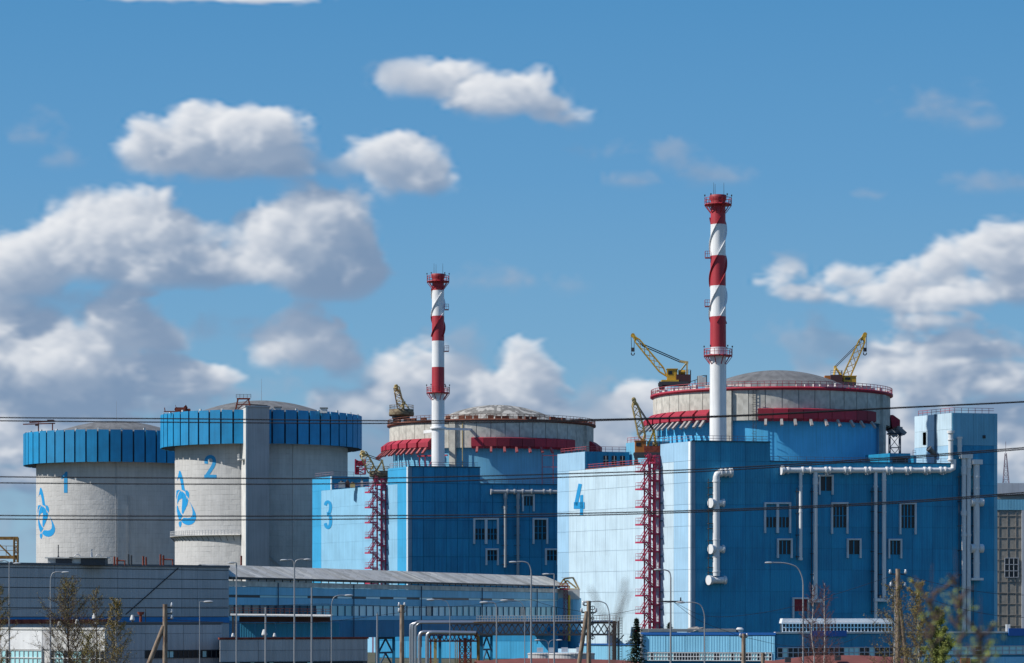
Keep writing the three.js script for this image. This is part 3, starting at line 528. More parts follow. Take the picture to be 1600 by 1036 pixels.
function containment(t, cx, D, o) {
  const X = (cx - CX) / F * D, ang = (px, R = 24.3) => (typeof px === 'number' && Math.abs(px) > 4 ? rayAngle(px, X, D, R) : px), at = (a, r, y) => V(X + Math.sin(a) * r, y, -D + Math.cos(a) * r), px2a = (px, R = 24.4) => Math.asin(clamp((px - cx) / (R * F / D), -1, 1));
  const TOP = 52.5, LOW = 46.4, RB = 23.1, RW = 24.0;
  mb().lathe(X, -D, [[RB, 28], [RB, LOW + 0.2]], 144).build('drum', o.drum, t);
  const wall = mb().lathe(X, -D, [[RB - 0.2, LOW + 0.1], [RW - 0.35, LOW + 0.1], [RW - 0.35, TOP - 0.1]], 128).build('upper_wall', M.jointPale, t);
  const N = 46;
  for (let i = 0; i < N; i++) {                                   // one curved precast slab after another
    const a0 = i / N * Math.PI * 2 + 0.003, a1 = (i + 1) / N * Math.PI * 2 - 0.003, b = mb();
    for (let k = 0; k < 3; k++) { const p = mix(a0, a1, k / 3), q = mix(a0, a1, (k + 1) / 3); b.quad(at(p, RW, LOW), at(q, RW, LOW), at(q, RW, TOP), at(p, RW, TOP)); b.quad(at(q, RW - 0.3, LOW), at(p, RW - 0.3, LOW), at(p, RW, LOW), at(q, RW, LOW)); }
    b.quad(at(a0, RW - 0.3, LOW), at(a0, RW, LOW), at(a0, RW, TOP), at(a0, RW - 0.3, TOP)); b.quad(at(a1, RW, LOW), at(a1, RW - 0.3, LOW), at(a1, RW - 0.3, TOP), at(a1, RW, TOP));
    b.build('panel', pick(M.precast), wall);
  }
  const rim = mb().lathe(X, -D, [[RW - 0.1, TOP - 0.25], [24.55, TOP], [24.55, TOP + 0.42], [21.5, TOP + 0.42], [21.3, TOP - 0.3]], 144).build('rim', o.rim, t);
  const pts = []; for (let i = 0; i <= 120; i++) pts.push(at(i / 120 * Math.PI * 2, 24.4, TOP + 0.42));
  mb().railing(pts, 1.05, 1.28, 0.09).build('railing', o.rail, rim);
  const para = mb(); for (let i = 0; i < 88; i++) if (rnd() < o.blocks) { const a = i / 88 * Math.PI * 2, h = rr(0.5, 0.9); para.frame(at(a, 23.5, TOP + 0.42 + h / 2), V(Math.cos(a), 0, -Math.sin(a)), UP, V(Math.sin(a), 0, Math.cos(a)), rr(0.9, 1.6), h, 0.5); }
  para.build('parapet_block', o.block, rim);
  mb().lathe(X, -D, [[21.4, TOP - 0.2], [1, TOP]], 64).build('deck', M.deckGrey, t);
  const apex = o.apex, rad = o.domeR, base = o.domeBase, drop = apex - base, RS = (rad * rad + drop * drop) / (2 * drop), prof = [];
  for (let i = 0; i <= 24; i++) { const r = rad * (1 - i / 24); prof.push([Math.max(r, 0.01), apex - RS + Math.sqrt(RS * RS - r * r)]); }
  mb().lathe(X + (o.domeShift || 0), -D, prof, 112).build('dome', o.dome, t);
  for (const a of o.pilasters.map((v) => ang(v))) { const c = at(a, 24.15, 0), xx = V(Math.cos(a), 0, -Math.sin(a)), zz = V(Math.sin(a), 0, Math.cos(a)); mb().frame(c.setY((28 + TOP - 0.3) / 2), xx, UP, zz, 1.45, TOP - 0.3 - 28, 0.9).build('pilaster', M.precast1, t); }
  for (const [from, to, open] of o.hoods.map(([f, e, k]) => [ang(f, 25), ang(e, 25), k])) {                        // red sheet hoods under the wall, each with chutes pointing outwards
    const n = Math.max(1, Math.round((to - from) * 25 / 3.1));
    for (let i = 0; i < n; i++) {
      const a0 = mix(from, to, i / n) + (open ? 0.012 : 0.002), a1 = mix(from, to, (i + 1) / n) - (open ? 0.012 : 0.002), y0 = 46.15, y1 = 48.7, r0 = 24.05, b = mb();
      const A = (a, r, y) => at(a, r, y), out = open ? 26.0 : 25.2;
      const sec = [[r0, y1], [mix(r0, out, 0.3), y1], [out, y1 - (open ? 1.0 : 0.2)], [out, y0 + 0.5], [r0 + 0.4, y0]];
      for (let k = 0; k + 1 < sec.length; k++) b.quad(A(a0, ...sec[k + 1]), A(a1, ...sec[k + 1]), A(a1, ...sec[k]), A(a0, ...sec[k]));
      for (const a of [a0, a1]) for (let k = 1; k + 1 < sec.length; k++) b.tris([sec[0], sec[k], sec[k + 1]].flatMap((q) => { const v = A(a, ...q); return [v.x, v.y, v.z]; }));
      const hood = b.build('vent_hood', open ? M.crimson : rnd() < 0.3 ? M.crimsonDark : M.crimson, t);
      for (const u of open ? [0.28, 0.75] : [0.5]) { const a = mix(a0, a1, u) + rr(-0.01, 0.01); mb().bar(A(a, open ? 25.3 : 24.7, y0 + 0.6), A(a, open ? 27.2 : 25.9, y0 - (open ? 1.1 : 0.9)), 0.5, 0.42).build('chute', o.chute, hood); }
    }
  }
  return { X, at, px2a, TOP, LOW, RB, RW };
}

// --- unit 4
const t4 = thing('reactor_building', 'largest reactor building, clad in blue and white sheets, painted with a figure 4', 'reactor building', V((1080 - CX) / F * 540, 0, -540));
const A4 = annex(1080, 540, t4);
{
  const { q, pt, sOf, lOf, onS, onL, clad, split, rows, windowAt, A } = A4, L = lOf(872), lIn = lOf(915), lPier = lOf(1033), S = sOf(1558), sB = sOf(1203), sT = sOf(1488);
  const lT = lOf(1430, sT), HT = EYE + (HOR - 645) * -pt(sT, 0).z / F, sPier = 9;
  const wall = mb().prism([q(0, 0), q(S, 0), q(S, 46), q(0, L)], 0, H_LOW - 0.05).prism([q(0.02, 0.02), q(sB, 0.02), q(sB, lPier), q(0.02, lPier)], H_LOW - 0.06, H_TOP).prism([q(0.02, lIn), q(sPier, lIn), q(sPier, L - 0.02), q(0.02, L - 0.02)], H_LOW - 0.06, H_TOP)
    .prism([q(sT, 0.02), q(S - 0.02, 0.02), q(S - 0.02, lT), q(sT, lT)], H_LOW - 0.06, HT).build('annex_wall', M.joint, t4);
  mb().prism([q(0.4, 0.4), q(sB - 0.4, 0.4), q(sB - 0.4, lPier - 0.4), q(0.4, lPier - 0.4)], H_TOP, H_TOP + 0.06).prism([q(0.5, 0.5), q(S - 0.5, 0.5), q(S - 0.5, 45), q(0.5, L - 0.5)], H_LOW - 0.05, H_LOW + 0.01).build('roof', M.roof, t4);
  // sunlit front
  const ls = [lOf(1076.5), lOf(1054), lPier, lIn, lOf(890), L].sort((a, b) => a - b), lEdge = ls[0], lStripe = ls[1], lField = lOf(890);
  const back = mb().hexa(pt(0, 0.01, 0.3), pt(0, L - 0.01, 0.3), pt(0, L - 0.01, H_LOW - 0.1), pt(0, 0.01, H_LOW - 0.1), NL.clone().multiplyScalar(0.02)).build('front_wall', M.jointPale, t4);
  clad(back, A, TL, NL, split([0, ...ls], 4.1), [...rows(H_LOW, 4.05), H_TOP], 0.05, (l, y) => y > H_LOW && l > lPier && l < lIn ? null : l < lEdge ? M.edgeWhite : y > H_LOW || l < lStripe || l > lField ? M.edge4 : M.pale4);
  // shaded front
  const sc = split([0, 0.75, sB, sT, sOf(1552.5), S], 4.2);
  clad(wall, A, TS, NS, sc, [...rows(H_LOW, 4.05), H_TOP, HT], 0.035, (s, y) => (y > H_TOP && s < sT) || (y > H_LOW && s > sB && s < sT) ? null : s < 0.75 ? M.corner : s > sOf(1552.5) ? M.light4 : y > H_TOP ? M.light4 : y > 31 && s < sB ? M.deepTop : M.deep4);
  // penthouse and tower sides that face left, and the shaded side of the left pier
  clad(wall, pt(sT, 0), TL, NL, split([0, lT], 4), [H_LOW, H_TOP, mix(H_TOP, HT, 0.5), HT], 0.04, (l, y) => (y > H_TOP ? M.pale4 : M.edge4));
  clad(wall, pt(0, lIn), TS, NS, split([0.02, sPier], 4), [H_LOW, H_TOP], 0.05, () => M.deep4);
  for (let i = 0; i < 3; i++) { // three dark windows in the side of the pier
    const o = pt(0, lIn), a0 = sPier * (0.4 + i * 0.19), a1 = a0 + sPier * 0.11, p = (a, y, e) => o.clone().addScaledVector(TS, a).addScaledVector(NS, 0.2 + e).setY(y);
    const f = mb().hexa(p(a0, 38.1, 0), p(a1, 38.1, 0), p(a1, 39.9, 0), p(a0, 39.9, 0), NS.clone().multiplyScalar(0.08)).build('window', M.glassDark, wall);
    mb().bar(p((a0 + a1) / 2, 38.1, 0.1), p((a0 + a1) / 2, 39.9, 0.1), 0.08).bar(p(a0, 39, 0.1), p(a1, 39, 0.1), 0.08).build('mullion', M.frameWhite, f);
  }
  painted([stroke([[908.2, 756], [901.2, 790]], 5.6), [[898.2, 784.5], [914.8, 784.5], [914.8, 795], [898, 795]], [[908, 774], [912.6, 773], [912.4, 804.6], [907.8, 804.6]]], (x, y) => onL(x, y, 0.24), 'number', M.digit, t4);
  // railings along the roofs
  const rl = mb(); rl.railing([pt(0.3, lPier, H_TOP), pt(0.3, 0.3, H_TOP), pt(sB - 0.3, 0.3, H_TOP)], 1.1, 1.6, 0.07); rl.build('railing', M.rail, t4); mb().railing([pt(sB + 0.3, 0.4, H_LOW), pt(sT - 0.4, 0.4, H_LOW)], 1.0, 1.8, 0.06).build('railing', M.rail, t4);
  for (const line of [[pt(0.3, lPier + 0.5, H_LOW), pt(0.3, lIn - 0.4, H_LOW)], [pt(0.4, L - 0.4, H_TOP), pt(0.4, lIn + 0.4, H_TOP), pt(sPier - 0.4, lIn + 0.4, H_TOP)], [pt(sT + 0.4, lT - 0.4, HT), pt(sT + 0.4, 0.4, HT), pt(S - 0.4, 0.4, HT)]]) mb().railing(line, 1.0, 1.4, 0.08).build('railing', M.railRed, t4);
  mb().bar(pt(0.2, lPier + 0.1, H_LOW + 0.05), pt(0.2, lIn, H_LOW + 0.05), 0.5, 0.25).build('coping', M.rimRust, t4);
  mb().bar(pt(sB, -0.15, H_LOW + 0.08), pt(sT, -0.15, H_LOW + 0.08), 0.5, 0.18).bar(pt(0, -0.15, H_TOP + 0.08), pt(sB, -0.15, H_TOP + 0.08), 0.5, 0.18).build('coping', M.steelBlue, t4);
  // windows
  for (const w of [[1193, 1234.5, 785, 833, { double: 1, glassTop: 808, lights: 3, tiers: 1, bottom: 824 }], [1213, 1237, 841.5, 872, { lights: 3, tiers: 1, glassTop: 845 }], [1278, 1301, 742, 773, { lights: 2, tiers: 1 }], [1297.5, 1324, 785, 834, { lights: 4, tiers: 2 }], [1322, 1344.5, 841.5, 872, { lights: 2, tiers: 1 }], [1404, 1430.5, 785.5, 835, { lights: 4, tiers: 2 }], [1386.5, 1408, 842, 872.5, { lights: 3, tiers: 1 }], [1237, 1263, 933.5, 966, { door: 1, bottom: 955 }]]) windowAt(wall, ...w);
  { const c = onS(1537, 682.5, 0.2), b = mb(); b.frame(c, TS, UP, NS, 0.6, 0.6, 0.1); b.build('vent_opening', M.glassDark, wall); }
  // ducts on the shaded front
  const out = 1.1, m = (px) => px * -A.z / F;
  const duct = (pts, r, cols, name = 'duct') => { const d = mb(); d.pipe(pts.map(([x, y, o]) => onS(x, y, o ?? out)), r, r * 1.6, 14); const part = d.build(name, M.duct, t4); for (const [x, y, along, w, h] of cols) { const c = onS(x, y, out), half = along.clone().multiplyScalar(h / 2); mb().rod(c.clone().sub(half), c.clone().add(half), w, w, 14).build('collar', M.duct, part); } return part; };
  const brackets = (part, x, ys, left = 5) => { const b = mb(); b.bar(onS(x - left, Math.min(...ys) - 6, out * 0.7), onS(x - left, Math.max(...ys) + 5, out * 0.7), 0.13); for (const y of ys) b.bar(onS(x - left, y, 0.15), onS(x - left, y, out), 0.14).bar(onS(x - left, y, out), onS(x + 3, y, out), 0.16); b.build('bracket', M.steelDark, part); };
  const span = (a, b, n) => [...Array(n)].map((_, i) => mix(a, b, i / (n - 1)));
  const main = duct([[1219.5, 735], [1486.5, 735], [1486.5, 718, out]], 0.5, [1221.5, 1228, 1251, 1263, 1287, 1293.5, 1317, 1325, 1349, 1356, 1382, 1390, 1412, 1419, 1441, 1449, 1466, 1473].map((x) => [x, 735, TS, 0.7, 0.28]).concat([[1219.5, 735, TS, 0.85, 0.5]]), 'main_duct');
  mb().rod(onS(1482, 722, 1.1), onS(1482, 676, 1.1), 0.46, 0.46, 14).build('riser', M.duct, main);
  mb().rod(onS(1482, 677, 1.1), onS(1482, 673, 1.1), 0.72, 0.72, 14).rod(onS(1482, 688, 1.1), onS(1482, 686.5, 1.1), 0.62, 0.62, 14).rod(onS(1482, 719.5, 1.1), onS(1482, 717.5, 1.1), 0.65, 0.65, 14).build('collar', M.duct, main);
  { const b = mb(); for (const x of [1251, 1290, 1321, 1352, 1386, 1415, 1445, 1470]) b.bar(onS(x, 741, 0.15), onS(x, 741, 1.3), 0.25).bar(onS(x, 741, 1.1), onS(x, 730.5, 1.1), 0.18, 0.5); b.build('bracket', M.duct, main); }
  const d2 = duct([[1248, 738], [1248, 875.5]], 0.31, [[1248, 760, UP, 0.36, 0.3], [1248, 800, UP, 0.36, 0.2], [1248, 873, UP, 0.4, 0.4]]); brackets(d2, 1248, span(768, 870, 4));
  const d3 = duct([[1271, 738], [1271, 938]], 0.42, [[1271, 752, UP, 0.5, 1.2], [1271, 770, UP, 0.47, 0.2], [1271, 820, UP, 0.47, 0.2]]); brackets(d3, 1271, span(768, 930, 6));
  { const c = onS(1271, 938.5, out); mb().frame(c, TS, UP, NS, 2.6, 0.7, 1.1).build('base_box', M.duct, d3); }
  const d4 = duct([[1365, 738], [1365, 966]], 0.33, [[1365, 760, UP, 0.42, 0.3]]); brackets(d4, 1365, span(768, 955, 7));
  const d5 = duct([[1378, 738], [1378, 934]], 0.4, [[1378, 750, UP, 0.46, 0.3], [1378, 800, UP, 0.46, 0.2]]); brackets(d5, 1378, span(768, 930, 6), 8); { const c = onS(1374, 937.5, out); mb().frame(c, TS, UP, NS, 2.9, 0.6, 1.1).build('base_box', M.duct, d5); }
  const d6 = duct([[1502.5, 716], [1502.5, 988]], 0.42, [[1502.5, 735, UP, 0.52, 1.6], [1502.5, 802, UP, 0.52, 0.9], [1502.5, 836, UP, 0.52, 0.5]]); brackets(d6, 1501, span(745, 975, 7));
  const d7 = duct([[1510, 716], [1510, 988]], 0.42, [[1510, 722, UP, 0.55, 2.4], [1510, 836, UP, 0.5, 0.4]]); brackets(d7, 1512, span(745, 975, 10), -6);
  { const c = onS(1506, 713, out); mb().frame(c, TS, UP, NS, 2.3, 0.8, 1.2).build('top_box', M.duct, d7); }
  const d8 = duct([[1496, 684], [1496, 712], [1502.5, 716]], 0.4, [[1496, 684, UP, 0.55, 0.35], [1496, 697, UP, 0.48, 0.25]]); void d8;
  const big = duct([[1522, 722], [1522, 905]], 0.62, [[1522, 745, UP, 0.7, 0.2], [1522, 763, UP, 0.7, 0.2], [1522, 830, UP, 0.68, 0.2], [1522, 880, UP, 0.68, 0.2]], 'square_duct');
  { for (const y of [784.5, 857]) { const b = mb(); b.rod(onS(1513, y, out), onS(1518, y, out), 0.85, 0.85, 14); b.rod(onS(1526, y, out), onS(1532, y, out), 0.85, 0.85, 14); b.rod(onS(1518, y, out), onS(1526, y, out), 0.6, 0.6, 14); b.build('side_flange', M.duct, big); } mb().frame(onS(1522, 722, out), TS, UP, NS, 2.0, 0.9, 1.5).build('cap', M.duct, big); mb().frame(onS(1522, 905, out), TS, UP, NS, 2.4, 0.45, 1.4).build('base_plate', M.duct, big); }
  const left = duct([[1142, 738.5], [1116.5, 738.5], [1116.5, 900]], 0.66, [[1139, 738.5, TS, 0.92, 0.5], [1131, 738.5, TS, 0.84, 0.22], [1124, 738.5, TS, 0.84, 0.22], [1116.5, 752, UP, 0.76, 0.3], [1116.5, 797, UP, 0.72, 0.2], [1116.5, 843, UP, 0.72, 0.2], [1116.5, 870, UP, 0.72, 0.2], [1116.5, 893, UP, 0.74, 0.3]], 'bent_duct');
  { for (const [y, w] of [[786, 11], [858, 11], [906.5, 14]]) { const b = mb(); b.rod(onS(1117.5 - w, y, out + 0.25), onS(1117.5 - w + 6, y, out), 0.92, 0.8, 16); b.rod(onS(1117.5 - w + 6, y, out), onS(1117.5 + w - 3, y, out), 0.62, 0.62, 16); b.rod(onS(1117.5 + w - 3, y, out), onS(1117.5 + w, y, out), 0.78, 0.78, 16); b.build('side_flange', M.duct, left); } brackets(left, 1111, [754, 762, 773, 798, 818, 826, 845, 872, 887, 895], 6); }
  // rooms on the roof
  const room = (s0, s1, l0, l1, h, m2, name = 'roof_room', mt = M.light4[0]) => mb().prism([q(s0, l0), q(s1, l0), q(s1, l1), q(s0, l1)], H_LOW, h).build(name, m2 || mt, t4);
  const r1 = room(9.5, 14, 33, 41, 42.6, M.light4[2]); mb().railing([pt(9.7, 40.8, 42.6), pt(9.7, 33.2, 42.6), pt(13.8, 33.2, 42.6)], 1, 1.4, 0.08).build('railing', M.railRed, r1);
  { const c = containment(t4, 1205, 590, { drum: M.drumBlue, rim: M.crimson, rail: M.railRed, block: M.offWhite, blocks: 0.6, apex: 58.0, domeR: 20.4, domeBase: 50.6, domeShift: 1.0, dome: M.dome, pilasters: [1138, 1380], hoods: [[-1.75, 1110, true], [1184, 1368, false], [1.36, 1.9, true]], chute: M.chuteGrey });
    // caged ladder and a steel landing on the right flank
    const lad = mb(), al = rayAngle(1179, c.X, 590, 24.3); for (const da of [-0.012, 0.012]) lad.bar(c.at(al + da, c.RW + 0.3, 40), c.at(al + da, c.RW + 0.3, 52.5), 0.09); for (let y = 40; y < 52.4; y += 0.7) lad.bar(c.at(al - 0.012, c.RW + 0.3, y), c.at(al + 0.012, c.RW + 0.3, y), 0.07); for (let y = 41; y < 52; y += 1.4) lad.bar(c.at(al - 0.02, c.RW + 0.9, y), c.at(al + 0.02, c.RW + 0.9, y), 0.07); lad.build('ladder', M.steelDark, t4);
    const f = P(1398, 727, 592), fr = mb(); fr.lattice(V(f.x, H_LOW, -592), V(f.x, 45.2, -592), 2.1, 2.1, 3, 0.2); fr.box(f.x, 45.35, -592, 2.9, 0.25, 3); fr.railing([V(f.x - 1.4, 45.5, -590.6), V(f.x + 1.4, 45.5, -590.6), V(f.x + 1.4, 45.5, -593.4)], 1.1, 0.7, 0.07); fr.build('steel_landing', M.steelBlue, t4); }
  { const s0 = sOf(1352, 20), s1 = sOf(1416, 20), sm = sOf(1384, 20); const rr2 = mb().prism([q(s0, 12), q(sm, 12), q(sm, 20), q(s0, 20)], H_LOW, 39.7).prism([q(sm, 11), q(s1, 11), q(s1, 22), q(sm, 22)], H_LOW, 39.3).build('roof_room', M.deep4[3], t4);
    mb().railing([pt(sm, 11.2, 39.3), pt(s1 - 0.2, 11.2, 39.3)], 1, 1.4, 0.07).build('railing', M.rail, rr2);
    mb().frame(pt(mix(s0, sm, 0.5), 12, 38.4).addScaledVector(NS, 0.1), TS, UP, NS, 3.2, 0.9, 0.1).build('window', M.glassDark, rr2); }
  { const c = pt(sT, lT * 0.72), b = mb(); b.frame(c.clone().addScaledVector(NL, 0.25).setY(42.4), TL, UP, NL, 0.9, 2.4, 0.1).build('door', M.crimsonDark, wall);
    const c2 = pt(sT, lT * 0.42).addScaledVector(NL, 0.3); mb().bar(c2.clone().setY(H_LOW), c2.clone().setY(HT), 0.35).build('downpipe', M.steelBlue, wall); mb().rod(c2.clone().addScaledVector(NL, 0.3).setY(39.3), c2.clone().addScaledVector(NL, 1.6).setY(40.3), 0.45, 0.6, 10).build('cowl', M.steelDark, wall); }
}

// --- unit 3
const t3 = thing('reactor_building', 'middle reactor building clad in sky blue sheets, painted with a figure 3', 'reactor building', V((638 - CX) / F * 633, 0, -633));
const A3 = annex(638, 633, t3);
{
  const { q, pt, sOf, lOf, onS, onL, clad, split, rows, windowAt, A } = A3, L = lOf(489), lIn = lOf(519), lPier = lOf(607), S = 58, sB = sOf(750), sPier = 8.6;
  const HP = 40.2;
  const wall = mb().prism([q(0, 0), q(S, 0), q(S, 46), q(0, L)], 0, H_LOW - 0.05).prism([q(0.02, 0.02), q(sB, 0.02), q(sB, lPier), q(0.02, lPier)], H_LOW - 0.06, H_TOP).prism([q(0.02, lIn), q(sPier, lIn), q(sPier, L - 0.02), q(0.02, L - 0.02)], H_LOW - 0.06, HP).build('annex_wall', M.joint, t3);
  mb().prism([q(0.4, 0.4), q(sB - 0.4, 0.4), q(sB - 0.4, lPier - 0.4), q(0.4, lPier - 0.4)], H_TOP, H_TOP + 0.06).prism([q(0.5, 0.5), q(S - 0.5, 0.5), q(S - 0.5, 45), q(0.5, L - 0.5)], H_LOW - 0.05, H_LOW + 0.01).build('roof', M.roof, t3);
  const lEdge = lOf(636.3), lStripe = lOf(622), lField = lOf(503);
  const back = mb().hexa(pt(0, 0.01, 0.3), pt(0, L - 0.01, 0.3), pt(0, L - 0.01, H_LOW - 0.1), pt(0, 0.01, H_LOW - 0.1), NL.clone().multiplyScalar(0.02)).build('front_wall', M.edge3[0], t3);
  clad(back, A, TL, NL, split([0, lEdge, lStripe, lPier, lIn, lField, L], 4.4), [...rows(H_LOW, 4.05), HP], 0.025, (l, y) => y > H_LOW && l > lPier && l < lIn ? null : l < lEdge ? M.edgeWhite : y > H_LOW || l < lStripe || l > lField ? M.edge3 : M.pale3);
  clad(back, A, TL, NL, split([0, lEdge, lPier], 4.4), [HP + 0.02, H_TOP], 0.02, (l) => (l < lEdge ? M.edgeWhite : M.edge3));
  clad(wall, A, TS, NS, [0, 0.8, ...split([0.8, sB], 2.7).slice(1), ...split([sB, S], 2.75).slice(1)].filter((s) => s < 38), [...rows(H_LOW, 4.0), H_TOP], 0.09, (s, y) => (y > H_LOW && s > sB ? null : s < 0.8 ? M.corner : M.deep3));
  clad(wall, pt(0, lIn), TS, NS, split([0.02, sPier], 4), [H_LOW, HP], 0.05, () => M.deep4);
  mb().hexa(pt(0, lIn - 0.05, H_LOW), pt(0, lIn + 0.3, H_LOW), pt(0, lIn + 0.3, HP), pt(0, lIn - 0.05, HP), NL.clone().multiplyScalar(0.24)).build('corner_trim', M.edgeWhite, wall);
  painted([stroke([[509.6, 789.5], [511.2, 785], [514.4, 784.2], [517.2, 787.5], [517.6, 795], [515.8, 801], [512.6, 803]], 4.6), stroke([[512.6, 803], [516.2, 804.6], [518, 811], [517.4, 819.5], [514.6, 824.2], [511.4, 823], [509.4, 817.5]], 4.8)], (x, y) => onL(x, y, 0.24), 'number', M.digit, t3);
  for (const line of [[pt(0.3, lPier, H_TOP), pt(0.3, 0.3, H_TOP), pt(sB - 0.3, 0.3, H_TOP)], [pt(sB + 0.3, 0.4, H_LOW), pt(S - 0.4, 0.4, H_LOW)], [pt(0.3, lPier + 0.5, H_LOW), pt(0.3, lIn - 0.4, H_LOW)], [pt(0.4, L - 0.4, HP), pt(0.4, lIn + 0.4, HP), pt(sPier - 0.4, lIn + 0.4, HP)]]) mb().railing(line, 1.05, 1.6, 0.075).build('railing', M.rail, t3);
  mb().bar(pt(0, -0.15, H_TOP + 0.08), pt(sB, -0.15, H_TOP + 0.08), 0.5, 0.18).bar(pt(sB, -0.15, H_LOW + 0.08), pt(S, -0.15, H_LOW + 0.08), 0.5, 0.18).build('coping', M.steelBlue, t3);
  for (const w of [[739, 778.5, 809.5, 850, { double: 1, glassTop: 826, lights: 3, tiers: 2, bottom: 843 }], [831.5, 855.5, 809.5, 850, { lights: 3, tiers: 3, bottom: 843 }], [758, 778.5, 857, 883, { lights: 3, tiers: 2, bottom: 875.5 }], [851, 872, 857, 883, { lights: 3, tiers: 2, bottom: 875.5 }], [815, 834.5, 772.5, 799, { lights: 3, tiers: 1, glassTop: 776, bottom: 790 }]]) windowAt(wall, ...w);
  const out = 1.0, duct = (pts, r, cols, name = 'duct') => { const d = mb(); d.pipe(pts.map(([x, y]) => onS(x, y, out)), r, r * 1.6, 14); const part = d.build(name, M.duct3, t3); for (const [x, y, along, w, h] of cols) { const c = onS(x, y, out), half = along.clone().multiplyScalar(h / 2); mb().rod(c.clone().sub(half), c.clone().add(half), w, w, 14).build('collar', M.duct3, part); } return part; };
  duct([[765, 768.3], [880, 768.8]], 0.4, [766, 791, 802, 815, 829, 848, 858].map((x) => [x, 768.5, TS, 0.62, 0.3]), 'main_duct');
  for (const [x, y1] of [[788, 886.5], [807.5, 905]]) { const d = duct([[x, 770], [x, y1]], 0.32, [[x, 775, UP, 0.45, 1.2], [x, 792, UP, 0.4, 0.9]]), b = mb(); for (const y of [792, 822, 836, 852, 868, 882]) b.bar(onS(x - 4, y, 0.15), onS(x - 4, y, out), 0.12).bar(onS(x - 4, y, out), onS(x + 4, y, out), 0.14); b.build('bracket', M.steelDark, d); }
  const c = containment(t3, 768, 683, { drum: M.drumBlue3, rim: M.rimRust, rail: M.rimRust, block: M.rimRust, blocks: 0.45, apex: 57.7, domeR: 18.5, domeBase: 51.2, domeShift: 1.3, dome: M.domePatchy, pilasters: [707, 917], hoods: [[-1.75, 674, true], [736, 898, false], [1.2, 1.9, true]], chute: M.chuteRed });
  // red scaffold on the right flank, strut to the stack, steps and posts below the hoods
  const sc = mb(), X0 = c.at(rayAngle(858, c.X, 683, 25.2), 25.2, 0); for (const dx of [-1.6, 0.9, 3.2]) sc.bar(V(X0.x + dx, H_LOW, X0.z + 1.6), V(X0.x + dx, 45, X0.z + 1.6), 0.16); for (const y of [39.5, 42, 44.6]) sc.bar(V(X0.x - 1.6, y, X0.z + 1.6), V(X0.x + 3.2, y, X0.z + 1.6), 0.14); sc.build('scaffold', M.railRed, t3);
  const st = mb(); for (const a of [-0.66, -0.6, -0.5, -0.43]) st.bar(c.at(a, 26.5, H_TOP - 1), c.at(a, 26.5, 44.6), 0.2); st.bar(c.at(-0.68, 26.5, 44.6), c.at(-0.38, 26.5, 44.6), 0.4, 0.3); st.bar(c.at(-0.6, 26.5, 40.8), c.at(-0.5, 26.5, 44.6), 0.14); st.build('support_frame', M.crimson, t3);
  mb().rod(c.at(-0.27, c.RW + 0.12, 38), c.at(-0.27, c.RW + 0.12, 52.4), 0.09).build('conduit', M.craneTan, t3);
}

